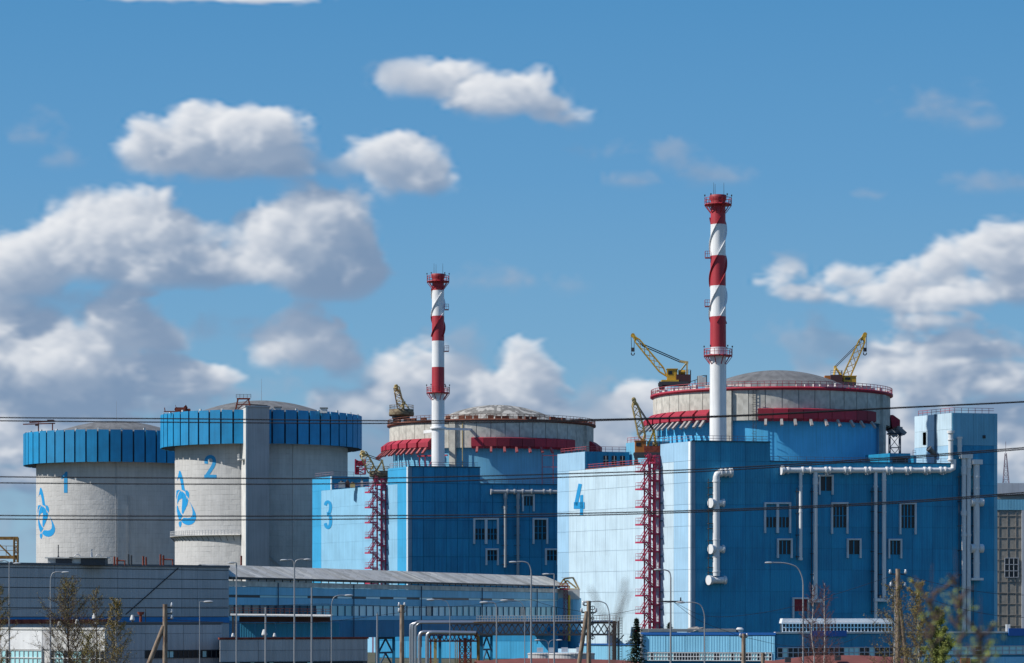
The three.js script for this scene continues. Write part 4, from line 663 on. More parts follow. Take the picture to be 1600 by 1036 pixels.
// ---------------------------------------------------------------- ventilation stacks
function stack(label, px, d, r, base, topY, bands, platforms, helix, extra) {
  const s = d / F, X = (px - CX) * s, yOf = (y) => EYE + (HOR - y) * s, rad = (y) => r * s * mix(1, 0.86, (HOR - y - 250) / 400), t = thing('ventilation_stack', label, 'ventilation stack', V(X, base, -d));
  for (const [y0, y1, m] of bands) { const b = mb().lathe(X, -d, [[rad(y1), y1 >= 680 ? base : yOf(y1)], [rad(y0), yOf(y0)]], 40).build('shaft_band', m, t); if (y0 < topY + 1) mb().lathe(X, -d, [[rad(y0), yOf(y0) - 1], [rad(y0) * 1.14, yOf(y0) - 0.6], [rad(y0) * 1.14, yOf(y0) + 0.1], [rad(y0) * 0.86, yOf(y0) + 0.1], [rad(y0) * 0.86, yOf(y0) - 1.5], [0.01, yOf(y0) - 1.5]], 40).build('cap', m, b); }
  for (const [y, m] of platforms) {
    const R = rad(y) + 1.15, Y = yOf(y), p = mb().lathe(X, -d, [[rad(y), Y], [R, Y], [R, Y + 0.22], [rad(y), Y + 0.22]], 32).build('platform', m, t), pts = []; for (let i = 0; i <= 24; i++) pts.push(V(X + Math.cos(i / 12 * Math.PI) * R, Y + 0.2, -d + Math.sin(i / 12 * Math.PI) * R));
    mb().railing(pts, 1.15, 0.85, 0.08).build('railing', m, p);
    const b = mb(); for (let i = 0; i < 10; i++) { const a = i / 5 * Math.PI; b.bar(V(X + Math.cos(a) * rad(y), Y - 1.5, -d + Math.sin(a) * rad(y)), V(X + Math.cos(a) * R, Y, -d + Math.sin(a) * R), 0.13); } b.build('bracket', m, p);
    const l = mb(); for (const a of [0.1, 0.9, 2.2, 3.0, 4.4, 5.4]) { const q = V(X + Math.cos(a) * R, 0, -d + Math.sin(a) * R); l.bar(q.clone().setY(Y + 1.2), q.clone().setY(Y + 1.75), 0.06).box(q.x, Y + 1.85, q.z, 0.24, 0.28, 0.24); } l.build('warning_lamp', M.steelDark, p);
  }
  for (let k = 0; k < 3; k++) {                                    // three fins winding up the shaft; each takes the colour of the band it crosses
    for (const [y0, y1, m] of bands) {
      const a = Math.max(y0, helix[0]), z = Math.min(y1, helix[1]); if (z - a < 2) continue;
      const b = mb(), n = Math.ceil((z - a) / 3), P3 = (i, o) => { const y = mix(z, a, i / n), an = helix[2] + k * Math.PI * 2 / 3 - (y - helix[0]) / helix[3] * Math.PI * 2, q = rad(y) + o; return V(X + Math.sin(an) * q, yOf(y), -d + Math.cos(an) * q); };
      for (let i = 0; i < n; i++) { const w = V(0, 0.09, 0); b.quad(P3(i, -0.05).sub(w), P3(i + 1, -0.05).sub(w), P3(i + 1, 0.3).sub(w), P3(i, 0.3).sub(w)); b.quad(P3(i, -0.05).add(w), P3(i + 1, -0.05).add(w), P3(i + 1, 0.3).add(w), P3(i, 0.3).add(w)); b.quad(P3(i, 0.3).sub(w), P3(i + 1, 0.3).sub(w), P3(i + 1, 0.3).add(w), P3(i, 0.3).add(w)); }
      b.build('strake', m, t);
    }
  }
  for (const [y, side] of extra) { const R = rad(y), b = mb(); b.box(X + side * (R + 0.5), yOf(y), -d, 1, 0.15, 1.4); b.railing([V(X + side * (R + 0.1), yOf(y) + 0.1, -d + 0.7), V(X + side * (R + 1), yOf(y) + 0.1, -d + 0.7), V(X + side * (R + 1), yOf(y) + 0.1, -d - 0.7)], 1.1, 0.5, 0.07); b.build('side_platform', M.railRed, t); }
  const rods = mb(); for (const a of [0.5, 2.4, 4.3]) rods.rod(V(X + Math.cos(a) * 1.2, yOf(topY), -d + Math.sin(a) * 1.2), V(X + Math.cos(a) * 1.2, yOf(topY) + 2.4, -d + Math.sin(a) * 1.2), 0.05, 0.03, 6); rods.build('lightning_rod', M.steelDark, t);
  return { t, X, yOf, rad };
}
const W_ = M.stackWhite, R_ = M.stackRed;
stack('taller red and white banded ventilation stack with spiral fins on the right reactor building', 1122, 549, 13.4, H_TOP, 306, [[306, 318, M.stackTop], [318, 351, R_], [351, 400, W_], [400, 447, R_], [447, 495, W_], [495, 543, R_], [543, 690, W_]], [[321, R_], [557, R_]], [340, 505, 0.2, 155], [[403, -1], [479, -1]]);
{
  const s3 = stack('shorter red and white banded ventilation stack on the middle reactor building', 684.5, 646, 10.3, H_TOP, 429, [[429, 438, M.stackTop], [438, 454, R_], [454, 494, W_], [494, 533, R_], [533, 574, W_], [574, 613, R_], [613, 727, W_]], [[441, R_], [615, R_]], [452, 526, 0.9, 108], [[484, 1], [549, 1]]);
  const y = s3.yOf(671), b = mb(); b.lathe(s3.X, -646, [[s3.rad(671), y], [s3.rad(671) + 0.35, y], [s3.rad(671) + 0.35, y + 0.5], [s3.rad(671), y + 0.5]], 32); b.build('clamp_ring', W_, s3.t);
  mb().bar(V(s3.X, y + 0.2, -646), P(737, 671, 660), 0.45, 0.5).bar(V(s3.X, y - 0.2, -646), P(663, 675, 660), 0.4, 0.7).build('strut', W_, s3.t);
}

// ---------------------------------------------------------------- red stair towers in front of the sunlit fronts
function stairTower(A, px, yTop, H0, pitch, label) {
  const l0 = A.lOf(px), t = thing('stair_tower', label, 'stair tower', A.pt(0, l0).addScaledVector(NL, 2).setY(0)), W = 2.2;
  const at = (out, along, y) => A.pt(0, l0 + along).addScaledVector(NL, out).setY(y), top = A.onL(px, yTop).y;
  for (const out of [0.35, 1.35, 2.35]) for (const along of [0, W]) mb().bar(at(out, along, 0), at(out, along, top - (out > 2 ? 1.4 : 0)), 0.27).build('post', M.stairRed, t);
  for (const out of [0.35, 1.9]) { const b = mb(); b.bar(at(out, 0, top), at(out, W, top), 0.24).bar(at(out, 0, top), at(out + 0.95, 0, top), 0.24).bar(at(out + 0.95, 0, top), at(out + 0.95, 0, top - 2.4), 0.2).bar(at(out, 0, top - 1.2), at(out + 0.95, 0, top - 2.4), 0.14).bar(at(out, 0, top - 2.4), at(out + 0.95, 0, top - 2.4), 0.2); b.build('head_frame', M.stairRed, t); }
  for (let y = top - 3.2, i = 0; y > H0; y -= pitch, i++) {
    const p = mb(); p.hexa(at(2.5, -0.2, y), at(4.3, -0.2, y), at(4.3, W + 0.2, y), at(2.5, W + 0.2, y), V(0, 0.32, 0));
    const land = p.build('landing', M.stairRed, t);
    mb().railing([at(2.6, -0.1, y + 0.28), at(4.25, -0.1, y + 0.28), at(4.25, W + 0.1, y + 0.28), at(2.6, W + 0.1, y + 0.28)], 1.15, 0.8, 0.05).build('railing', M.stairRed, land);
    const m = y + pitch / 2, f = mb(); f.hexa(at(0.2, -0.1, m), at(1.5, -0.1, m), at(1.5, W + 0.1, m), at(0.2, W + 0.1, m), V(0, 0.3, 0)); const half = f.build('half_landing', M.stairRed, t);
    mb().railing([at(1.5, 0, m + 0.3), at(0.4, 0, m + 0.3), at(0.4, W, m + 0.3)], 1.1, 0.9, 0.045).build('railing', M.stairRed, half);
    for (const [o0, y0, o1, y1, al] of [[4.1, y + 0.3, 2.3, y + pitch * 0.86, 0.4], [0.6, m + 0.2, 2.4, y + pitch, W - 0.6]]) {
      const s = mb(); for (const a of [al - 0.4, al + 0.4]) { s.bar(at(o0, a, y0), at(o1, a, y1), 0.08, 0.2); s.bar(at(o0, a, y0 + 1), at(o1, a, y1 + 0.7), 0.07); }
      for (let k = 1; k < 7; k++) { const u = k / 7; s.bar(at(mix(o0, o1, u), al - 0.4, mix(y0, y1, u)), at(mix(o0, o1, u), al + 0.4, mix(y0, y1, u)), 0.22, 0.05); }
      s.build('stair_flight', M.stairRed, t);
    }
    
    const tie = mb(); for (const al of [-0.6, W + 0.6]) tie.bar(at(0.1, al, y + 0.9), at(0.5, al, y + 0.9), 0.5, 0.3); tie.build('wall_tie', M.steelBlue, t);
  }
}
stairTower(A4, 1033, 712, 3, 3.35, 'dark red lattice stair tower on the white front painted with a 4');
stairTower(A3, 604.5, 748, 8, 3.35, 'dark red lattice stair tower on the blue front painted with a 3');

// ---------------------------------------------------------------- slewing cranes on the roofs
// all positions are [x, y] on the plane that crosses the crane at depth d
function crane(label, d, o) {
  const p = ([x, y], dz = 0) => P(x, y, d).add(V(0, 0, dz)), s = d / F, t = thing('slewing_crane', label, 'crane', p(o.base[0]), 'cranes on the reactor building roofs');
  const blk = ([x0, x1, y0, y1], depth, name, m, parent = t, bevel) => { const a = p([x0, y1]), b = p([x1, y0]), c = a.clone().add(b).multiplyScalar(0.5), k = mb().box(c.x, c.y, c.z, b.x - a.x, b.y - a.y, depth); return k.build(name, m, parent); };
  { // travelling carriage: two long beams on legs
    const [[x0, y0], [x1, y1]] = o.carriage, b = mb(); for (const z of [-1.7, 1.7]) { b.bar(p([x0, y0], z), p([x1, y0], z), 0.45, 0.7); for (const x of [x0 + 3, x1 - 3]) b.bar(p([x, y0], z), p([x, y1], z), 0.5); b.bar(p([x0 + 3, y1], z), p([x0 + 9, y1], z), 0.4, 0.5).bar(p([x1 - 9, y1], z), p([x1 - 3, y1], z), 0.4, 0.5); }
    b.bar(p([x0 + 4, y0], -1.7), p([x0 + 4, y0], 1.7), 0.4).bar(p([x1 - 4, y0], -1.7), p([x1 - 4, y0], 1.7), 0.4); const car = b.build('carriage', M.steelDark, t);
    mb().rod(p([(x0 + x1) / 2, y0 + 1]), p([(x0 + x1) / 2, y0 - 3.5]), 1.7, 1.7, 24).build('slewing_ring', M.steelDark, car);
  }
  if (o.drum) { const [x0, x1, y0, y1] = o.drum, R = (x1 - x0) / 2 * s, a = p([(x0 + x1) / 2, y1]); mb().lathe(a.x, a.z, [[R * 0.5, a.y], [R * 0.96, a.y + 0.2], [R, a.y + 0.5], [R, a.y + (y1 - y0) * s * 0.6], [R * 0.97, a.y + (y1 - y0) * s * 0.62], [R * 0.97, a.y + (y1 - y0) * s], [0.1, a.y + (y1 - y0) * s]], 40).build('machine_deck', o.deckMat, t); const pts = []; for (let i = 0; i <= 16; i++) pts.push(V(a.x + Math.cos(i / 8 * Math.PI) * R * 0.95, a.y + (y1 - y0) * s, a.z + Math.sin(i / 8 * Math.PI) * R * 0.95)); mb().railing(pts, 1, 1.2, 0.07).build('railing', o.deckMat, t); }
  else blk(o.deck, 3.4, 'machine_deck', o.deckMat, t);
  if (o.counter) { const c = blk(o.counter, 3.0, 'counterweight', o.counterMat || M.maroon); const [x0, x1, y0] = o.counter, b = mb(); b.railing([p([x0, y0], 1.4), p([x1, y0], 1.4), p([x1, y0], -1.4)], 0.9, 0.8, 0.06); b.build('railing', M.steelDark, c); }
  if (o.cab) { const c = blk(o.cab, 2.0, 'cab', o.cabMat); const [x0, x1, y0, y1] = o.cab; const w = mb(); w.box(p([mix(x0, x1, 0.3), 0]).x, p([0, mix(y0, y1, 0.3)]).y, -d + 1.03, (x1 - x0) * s * 0.42, (y1 - y0) * s * 0.3, 0.06); w.build('window', M.glassDark, c); mb().box(p([(x0 + x1) / 2, 0]).x, p([0, y0]).y + 0.06, -d, (x1 - x0) * s * 1.1, 0.14, 2.3).build('cab_roof', o.cabMat, c); }
  if (o.winch) { const [x0, x1, y0, y1] = o.winch, c = p([(x0 + x1) / 2, (y0 + y1) / 2]); mb().rod(c.clone().add(V(-(x1 - x0) * s / 2, 0, 0)), c.clone().add(V((x1 - x0) * s / 2, 0, 0)), (y1 - y0) * s / 2, (y1 - y0) * s / 2, 18).build('winch_drum', o.boomMat, t); }
  // boom
  const dz = o.boomDz || 0, f = p(o.foot), tip = p(o.tip, dz), w = o.width || 1.3, side = V(0, 0, 1), len = f.distanceTo(tip), mid = f.clone().lerp(tip, 0.16), hi = f.clone().lerp(tip, 0.86), b = mb();
  const across = V().crossVectors(V().subVectors(tip, f).normalize(), side).normalize(), sd = V().crossVectors(across, V().subVectors(tip, f).normalize()).normalize();
  b.lattice(mid, hi, w, w * 0.85, Math.max(5, Math.round(len * 0.68 / 1.5)), 0.2, sd);
  for (const k of [-1, 1]) for (const j of [-1, 1]) b.bar(f.clone().addScaledVector(sd, k * w * 0.55), mid.clone().addScaledVector(sd, k * w / 2).addScaledVector(across, j * w / 2), 0.2).bar(hi.clone().addScaledVector(sd, k * w * 0.42).addScaledVector(across, j * w * 0.42), tip.clone().addScaledVector(sd, k * 0.35), 0.19);
  const boom = b.build('boom', o.boomMat, t);
  { const h = mb(); for (const k of [-0.3, 0.3]) h.rod(tip.clone().addScaledVector(sd, k - 0.1), tip.clone().addScaledVector(sd, k + 0.1), 0.42, 0.42, 14); h.frame(hi.clone().lerp(tip, 0.5), sd, across, V().crossVectors(sd, across), w * 0.75, w * 0.55, len * 0.09); h.build('boom_head', o.boomMat, boom); }
  // mast with back legs, hoisting ropes, hook
  const m = p(o.mast), mm = mb(); for (const z of [-0.9, 0.9]) for (const q of o.mastFeet) mm.bar(p(q, z), m.clone().add(V(0, 0, z * 0.5)), 0.24); mm.bar(m.clone().add(V(0, 0, -0.6)), m.clone().add(V(0, 0, 0.6)), 0.45); if (o.mastArm) mm.bar(m, p(o.mastArm), 0.35, 0.5); mm.build('mast', o.mastMat || o.boomMat, t);
  const r = mb(), from = p(o.mastArm || o.mast), to = f.clone().lerp(tip, o.ropeAt || 0.86); for (const z of [-0.35, 0.35]) r.rod(from.clone().add(V(0, 0.2, z)), to.clone().add(V(0, 0.5, z)), 0.07, 0.07, 6).rod(from.clone().add(V(0, -0.15, z)), to.clone().add(V(0, 0.1, z)), 0.07, 0.07, 6);
  r.rod(to.clone().add(V(0, 0.3, 0)), tip, 0.09, 0.09, 6); r.build('luffing_rope', M.cable, t);
  if (o.hook) { const h = mb(), e = tip.clone().setY(p([0, o.hook]).y); for (const k of [-0.35, 0.35]) h.rod(tip.clone().add(V(k, -0.3, 0)), e.clone().add(V(k * 0.7, 0.7, 0)), 0.06, 0.06, 6); const rope = h.build('hoist_rope', M.cable, t); mb().box(e.x, e.y + 0.35, e.z, 0.7, 0.8, 0.4).add(new THREE.TorusGeometry(0.32, 0.1, 8, 16, 4.4).rotateZ(2.4).translate(e.x, e.y - 0.45, e.z)).build('hook_block', M.steelDark, rope); }
  return t;
}
crane('yellow slewing crane reaching left, on the left rim of the right reactor building', 586, { base: [[1052, 607]], carriage: [[1029, 600], [1075, 607]], deck: [1033, 1060, 594.5, 599.5], deckMat: M.craneYellow, counter: [1056, 1079, 586, 598.5], cab: [1042, 1058, 577.5, 596], cabMat: M.craneYellow, winch: [1060, 1071, 578, 585.5], foot: [1042, 588], tip: [988.8, 524], boomMat: M.craneYellow, width: 1.15, mast: [1073.5, 566.5], mastFeet: [[1073.5, 586], [1062, 581]], mastArm: [1062, 564.5], mastMat: M.craneTan, ropeAt: 0.74, hook: 549 });
crane('yellow slewing crane reaching up right, on the right rim of the right reactor building', 604, { base: [[1315, 606]], carriage: [[1296, 601], [1336, 606]], deck: [1300, 1334, 598, 601.5], deckMat: M.maroon, counter: [1297, 1315, 586.5, 599], cab: [1318, 1337, 588.5, 601], cabMat: M.craneYellow, winch: [1313, 1322, 592, 598], foot: [1318, 599], tip: [1351.5, 522.5], boomMat: M.craneYellow, width: 1.5, mast: [1305, 573.5], mastFeet: [[1303, 588], [1318, 592]], mastMat: M.craneYellow, ropeAt: 0.84, hook: 549 });
mb().box(P(1295.5, 0, 604).x, P(0, 590.5, 604).y, -605, 1.7, 1.0, 2).single('crane_hut', M.craneOrange, P(1295.5, 594, 604), 'small orange machine hut beside the right rim crane', 'hut');
crane('orange slewing crane with steep yellow boom beside the top of the red stair tower', 569, { base: [[1005, 726]], carriage: [[991, 712], [1026, 726]], deck: [990, 1031, 707.5, 711], deckMat: M.steelDark, counter: [1006, 1031, 697.5, 708], counterMat: M.rustRed, cab: [992, 1009.5, 689.5, 707.5], cabMat: M.craneOrange, winch: [1020, 1028, 691, 697], foot: [1005, 690], tip: [989.5, 626.5], boomDz: 3, boomMat: M.craneTan, width: 1.35, mast: [1021.5, 673], mastFeet: [[1025, 697], [1012, 697]], mastMat: M.craneYellow, ropeAt: 0.93 });
crane('olive round decked slewing crane on the left rim of the middle reactor building', 676, { base: [[625, 656]], carriage: [[613, 652], [640, 657]], drum: [607.5, 647, 640, 651.5], deckMat: M.craneDull, foot: [627, 640], tip: [622, 610], boomDz: 11, boomMat: M.craneTan, width: 1.5, mast: [632, 629], mastFeet: [[640, 640], [628, 640]], mastMat: M.craneTan, ropeAt: 0.8 });
crane('olive slewing crane with short pale boom above the stair tower of the middle building', 652, { base: [[594, 754]], carriage: [[583, 748], [606, 755]], drum: [577, 608.5, 736, 746.5], deckMat: M.craneDull, foot: [582, 737], tip: [568, 709], boomDz: 4, boomMat: M.craneTan, width: 1.9, mast: [597, 720], mastFeet: [[601, 736], [588, 736]], mastMat: M.craneTan, ropeAt: 0.85 });
{ // red hoist house on the annex roof
  const d = 668, t = thing('hoist_house', 'dark red open steel hoist frame on the roof behind the olive crane', 'hoist', P(563, 741, d));
  mb().lattice(P(563, 741, d), P(563, 718, d), 2.2, 2.2, 3, 0.28).build('frame', M.stairRed, t); mb().box(P(558, 0, d).x, P(0, 735, d).y, -d, 0.9, 1.6, 1.8).box(P(563, 0, d).x, P(0, 724, d).y, -d, 2, 1.1, 1.8).build('housing', M.crimsonDark, t);
}
{ // plant on the low roof of the middle building
  const d = 655; for (const [x, w, h, m, what] of [[543, 0.9, 1.7, M.maroon, 'dark red pump on the low roof left of the pale boom crane'], [551, 1.1, 1.3, M.craneTan, 'tan valve box on the low roof left of the pale boom crane'], [565.5, 0.5, 1.9, M.offWhite, 'thin pale vent pipe on the low roof under the pale boom crane'], [534, 1.4, 1.5, M.steel, 'grey cabinet at the left end of the low roof beside the figure 3']]) { const p = P(x, 765, d).setY(H_LOW); const t = thing('roof_machine', what, 'roof machine', p); mb().box(p.x, p.y + h * 0.4, p.z, w, h * 0.8, w).build('housing', m, t); mb().rod(p.clone().setY(p.y + h * 0.8), p.clone().setY(p.y + h), w * 0.3, w * 0.25, 10).build('outlet', M.steelDark, t); }
}
{ // frame with white cabinets behind the left rim crane
  const d = 590, t = thing('switchgear_frame', 'grey steel frame with white cabinets between the left rim crane and the tall stack', 'switchgear', P(1094, 606, d));
  mb().bar(P(1077, 606, d), P(1077, 595, d), 0.15).bar(P(1086, 606, d), P(1086, 594, d), 0.15).bar(P(1077, 597, d), P(1104, 588, d), 0.12).bar(P(1104, 606, d), P(1104, 586.5, d), 0.18).bar(P(1090, 606, d), P(1090, 588, d), 0.18).bar(P(1090, 588, d), P(1104, 586.5, d), 0.15).build('frame', M.steelDark, t);
  mb().box(P(1094, 0, d).x, P(0, 596, d).y, -d + 0.5, 0.9, 2.2, 0.8).box(P(1100, 0, d).x, P(0, 597, d).y, -d + 0.5, 0.7, 1.9, 0.8).build('cabinet', M.offWhite, t);
}

// ---------------------------------------------------------------- turbine hall far right with its mast
{
  const d = 640, p = (x, y, o = 0) => P(x, y, d - o), t = thing('turbine_hall', 'grey and brown turbine hall with glass block wall at the far right edge', 'hall', P(1620, 1036, d).setY(0));
  const x0 = p(1556, 0).x, x1 = p(1700, 0).x, y = (v) => p(0, v).y, b = (ya, yb, out, m, name, xa = x0, xb = x1) => mb().box((xa + xb) / 2, (y(ya) + y(yb)) / 2, -d + out / 2 - 0.2, xb - xa, y(ya) - y(yb), 0.4 + out).build(name, m, t);
  mb().box((x0 + x1) / 2, y(756) / 2, -d - 12, x1 - x0, y(756), 23).build('wall', M.facadeBrown, t);
  b(755, 773, 0.5, M.facadeGrey, 'parapet'); b(773.5, 780, 0.1, M.facadeBrown, 'band'); b(780.5, 797, 0.4, M.light4[1], 'band'); b(797.5, 1010, 0.15, M.blocks, 'glass_block_wall', x0, p(1595, 0).x); b(797.5, 1010, 0.6, M.facadeGrey, 'column', p(1596, 0).x, p(1604, 0).x); b(797.5, 1010, 0.15, M.blocks, 'glass_block_wall', p(1604.5, 0).x, x1);
  const f = b(872, 902, 0.3, M.glassDark, 'window', p(1570, 0).x, p(1591, 0).x), g = mb(); for (const x of [1570, 1577, 1584, 1591]) g.bar(p(x, 872, 0.55), p(x, 902, 0.55), 0.12); for (const yy of [872, 882, 892, 902]) g.bar(p(1570, yy, 0.55), p(1591, yy, 0.55), 0.12); g.build('mullion', M.facadeGrey, f);
  { const grid = mb(); for (let yy = 806; yy < 1000; yy += 17.2) grid.bar(p(1557, yy, 0.2), p(1595, yy, 0.2), 0.14, 0.12); for (let x = 1561; x < 1595; x += 13.2) grid.bar(p(x, 798, 0.2), p(x, 1005, 0.2), 0.14, 0.12); grid.build('glazing_bar', M.facadeBrown, t); }
  const m = thing('lattice_mast', 'thin red lattice mast rising above the turbine hall at the right edge', 'mast', P(1572, 757, 700).setY(0)), q = P(1572, 757, 700);
  mb().lattice(q.clone().setY(EYE + (HOR - 770) * 700 / F), P(1571.5, 708, 700), 1.7, 0.35, 9, 0.11).bar(P(1571.5, 708, 700), P(1571.5, 690, 700), 0.09).build('lattice', M.rail, m); mb().box(q.x, q.y / 2 - 1, q.z, 3, q.y - 2, 3).build('plinth', M.facadeGrey, m);
}

// a wall of separate sheets between two points of the plan: returns the thing's wall part and an on(u, y, out) locator
function hall(t, a, b, y0, y1, deep, name, core) {
  const dir = V().subVectors(b, a).setY(0), len = dir.length(); dir.normalize(); const n = V(-dir.z, 0, dir.x); if (n.dot(V(0, 0, 1)) < 0) n.negate();
  const q = (v) => [v.x, v.z], away = (v, k) => { const r = V(v.x, 0, v.z); return v.clone().addScaledVector(r, deep / r.length()).addScaledVector(dir, k); };   // the end walls run straight back from the viewer's side
  const wall = mb().prism([q(a), q(b), q(away(b, -0.3)), q(away(a, 0.3))], y0, y1).build(name, core, t), at = (u, y, out = 0) => a.clone().addScaledVector(dir, u).addScaledVector(n, out).setY(y);
  const slab = (ua, ub, ya, yb, out, th, nm, m, parent = wall) => mb().hexa(at(ua, ya, out), at(ub, ya, out), at(ub, yb, out), at(ua, yb, out), n.clone().multiplyScalar(th)).build(nm, m, parent);
  return { wall, at, slab, dir, n, len };
}
const HY = (y, d) => EYE + (HOR - y) * d / F;
const uOf = (h, px) => { const k = (px - CX) / F, o = h.at(0, 0); return (k * -o.z - o.x) / (h.dir.x + k * h.dir.z); };

// ---------------------------------------------------------------- grey hall on the left
{
  const a = P(-40, 0, 385).setY(0), b = P(357, 0, 414).setY(0), t = thing('machine_hall', 'long dark grey corrugated hall in front of the two white reactor drums', 'hall', a.clone().lerp(b, 0.5)), top = HY(884, 400);
  const h = hall(t, a, b, 0, top, 40, 'wall', M.hallJoint), us = [0, uOf(h, 84), uOf(h, 183), uOf(h, 283), uOf(h, 308), h.len];
  const ys = [HY(964, 400), HY(950, 400), HY(935, 400), HY(919, 400), HY(904, 400), HY(889, 400), top];
  for (let i = 0; i + 1 < us.length; i++) for (let j = 0; j + 1 < ys.length; j++) h.slab(us[i] + 0.03, us[i + 1] - 0.03, ys[j] + 0.055, ys[j + 1] - 0.055, 0.02, 0.12 + rr(-0.01, 0.01), 'panel', pick(M.hullGrey));
  h.slab(0, h.len, HY(974, 400), HY(964.6, 400), 0.02, 0.2, 'blue_band', M.plinthBlue); h.slab(0, h.len, 0, HY(974.5, 400), 0.02, 0.1, 'plinth', M.hullGrey[0]);
  mb().bar(h.at(0, top + 0.1, 0.1), h.at(h.len, top + 0.1, 0.1), 0.5, 0.3).build('coping', M.hallJoint, t);
  mb().bar(h.at(uOf(h, 277), HY(886, 400), 0.25), h.at(uOf(h, 195), HY(960, 400), 0.25), 0.1).build('cable', M.cable, t);
  // huts, posts and the ochre frame on its roof
  const on = (px, dy, back = 4) => { const d = 392 + back; return P(px, 883, d).setY(top + dy); };
  const hut = (x0, x1, x2, h0, label) => { const t2 = thing('roof_hut', label, 'hut', on((x0 + x2) / 2, 0)), A = on(x0, 0), B = on(x2, 0), X = on(x1, 0); mb().box((X.x + B.x) / 2, top + h0 / 2, A.z - 1.4, B.x - X.x, h0, 2.8).build('wall', M.steelDark, t2); mb().box((A.x + X.x) / 2, top + h0 / 2, A.z - 1.5, X.x - A.x, h0, 2.5).build('end_wall', M.offWhite, t2); mb().box((A.x + B.x) / 2, top + h0 + 0.06, A.z - 1.4, B.x - A.x + 0.6, 0.14, 3.4).build('roof', M.beamGrey, t2); return t2; };
  const h1 = hut(74, 87, 112, 0.95, 'low grey roof hut with a thin chimney, left on the dark hall roof'); mb().rod(on(91, 1), on(91, 2.8), 0.07, 0.07, 8).rod(on(91, 1), on(91, 1.3), 0.16, 0.1, 8).build('chimney', M.steelDark, h1);
  const h2 = hut(112, 126, 164, 1.0, 'low grey roof hut with two hoops, on the hall roof before the leftmost drum'); for (const x of [121, 154]) { const p = on(x, 1.05); mb().add(new THREE.TorusGeometry(0.42, 0.06, 8, 18, Math.PI).translate(p.x, p.y, p.z)).build('hoop', M.steel, h2); } mb().rod(on(143, 1), on(143, 2), 0.2, 0.06, 10).rod(on(143, 2), on(143, 2.2), 0.12, 0.12, 8).build('vent', M.steel, h2);
  for (const [x, hh, m, what, arm] of [[181, 1.2, M.rustRed, 'rusty pair of vent posts with a side arm, left of the dark posts', 14], [203, 1.5, M.steelDark, 'dark pair of vent posts on the hall roof', 0], [226, 1.25, M.rustRed, 'rusty pair of vent posts without side arm on the hall roof', 0], [253, 1.5, M.rustRed, 'rusty pair of vent posts nearest the second drum', 17], [377, 1.3, M.rustRed, 'single thin rusty post before the grey lift shaft', -1]]) {
    const t2 = thing('vent_post', what, 'vent post', on(x, 0)); const n = arm < 0 ? [0] : [-2.2, 2.2]; for (const k of n) mb().rod(on(x + k, 0), on(x + k, hh * (k > 0 ? 0.9 : 1)), 0.13, 0.13, 10).build('post', m, t2);
    if (arm > 0) mb().rod(on(x, hh * 0.55), on(x + arm, hh * 0.5), 0.1, 0.1, 8).rod(on(x + arm, hh * 0.55), on(x + arm, 0), 0.1, 0.1, 8).build('arm', m, t2);
  }
  const t3_ = thing('ochre_gantry', 'ochre yellow steel gantry end at the left edge above the dark hall', 'gantry', on(14, 0, 20));
  mb().lattice(on(25, 0, 20), on(25, 4.2, 20), 0.55, 0.55, 5, 0.16).build('post', M.ochre, t3_); for (const y of [4.1, 1.4]) mb().bar(on(-30, y, 20), on(28, y, 20), 0.3, 0.45).build('beam', M.ochre, t3_); mb().bar(on(-10, 4, 20), on(18, 1.5, 20), 0.2).build('brace', M.ochre, t3_); mb().railing([on(-30, 1.6, 20), on(25, 1.6, 20)], 1.4, 1.2, 0.07).build('railing', M.ochre, t3_);
}

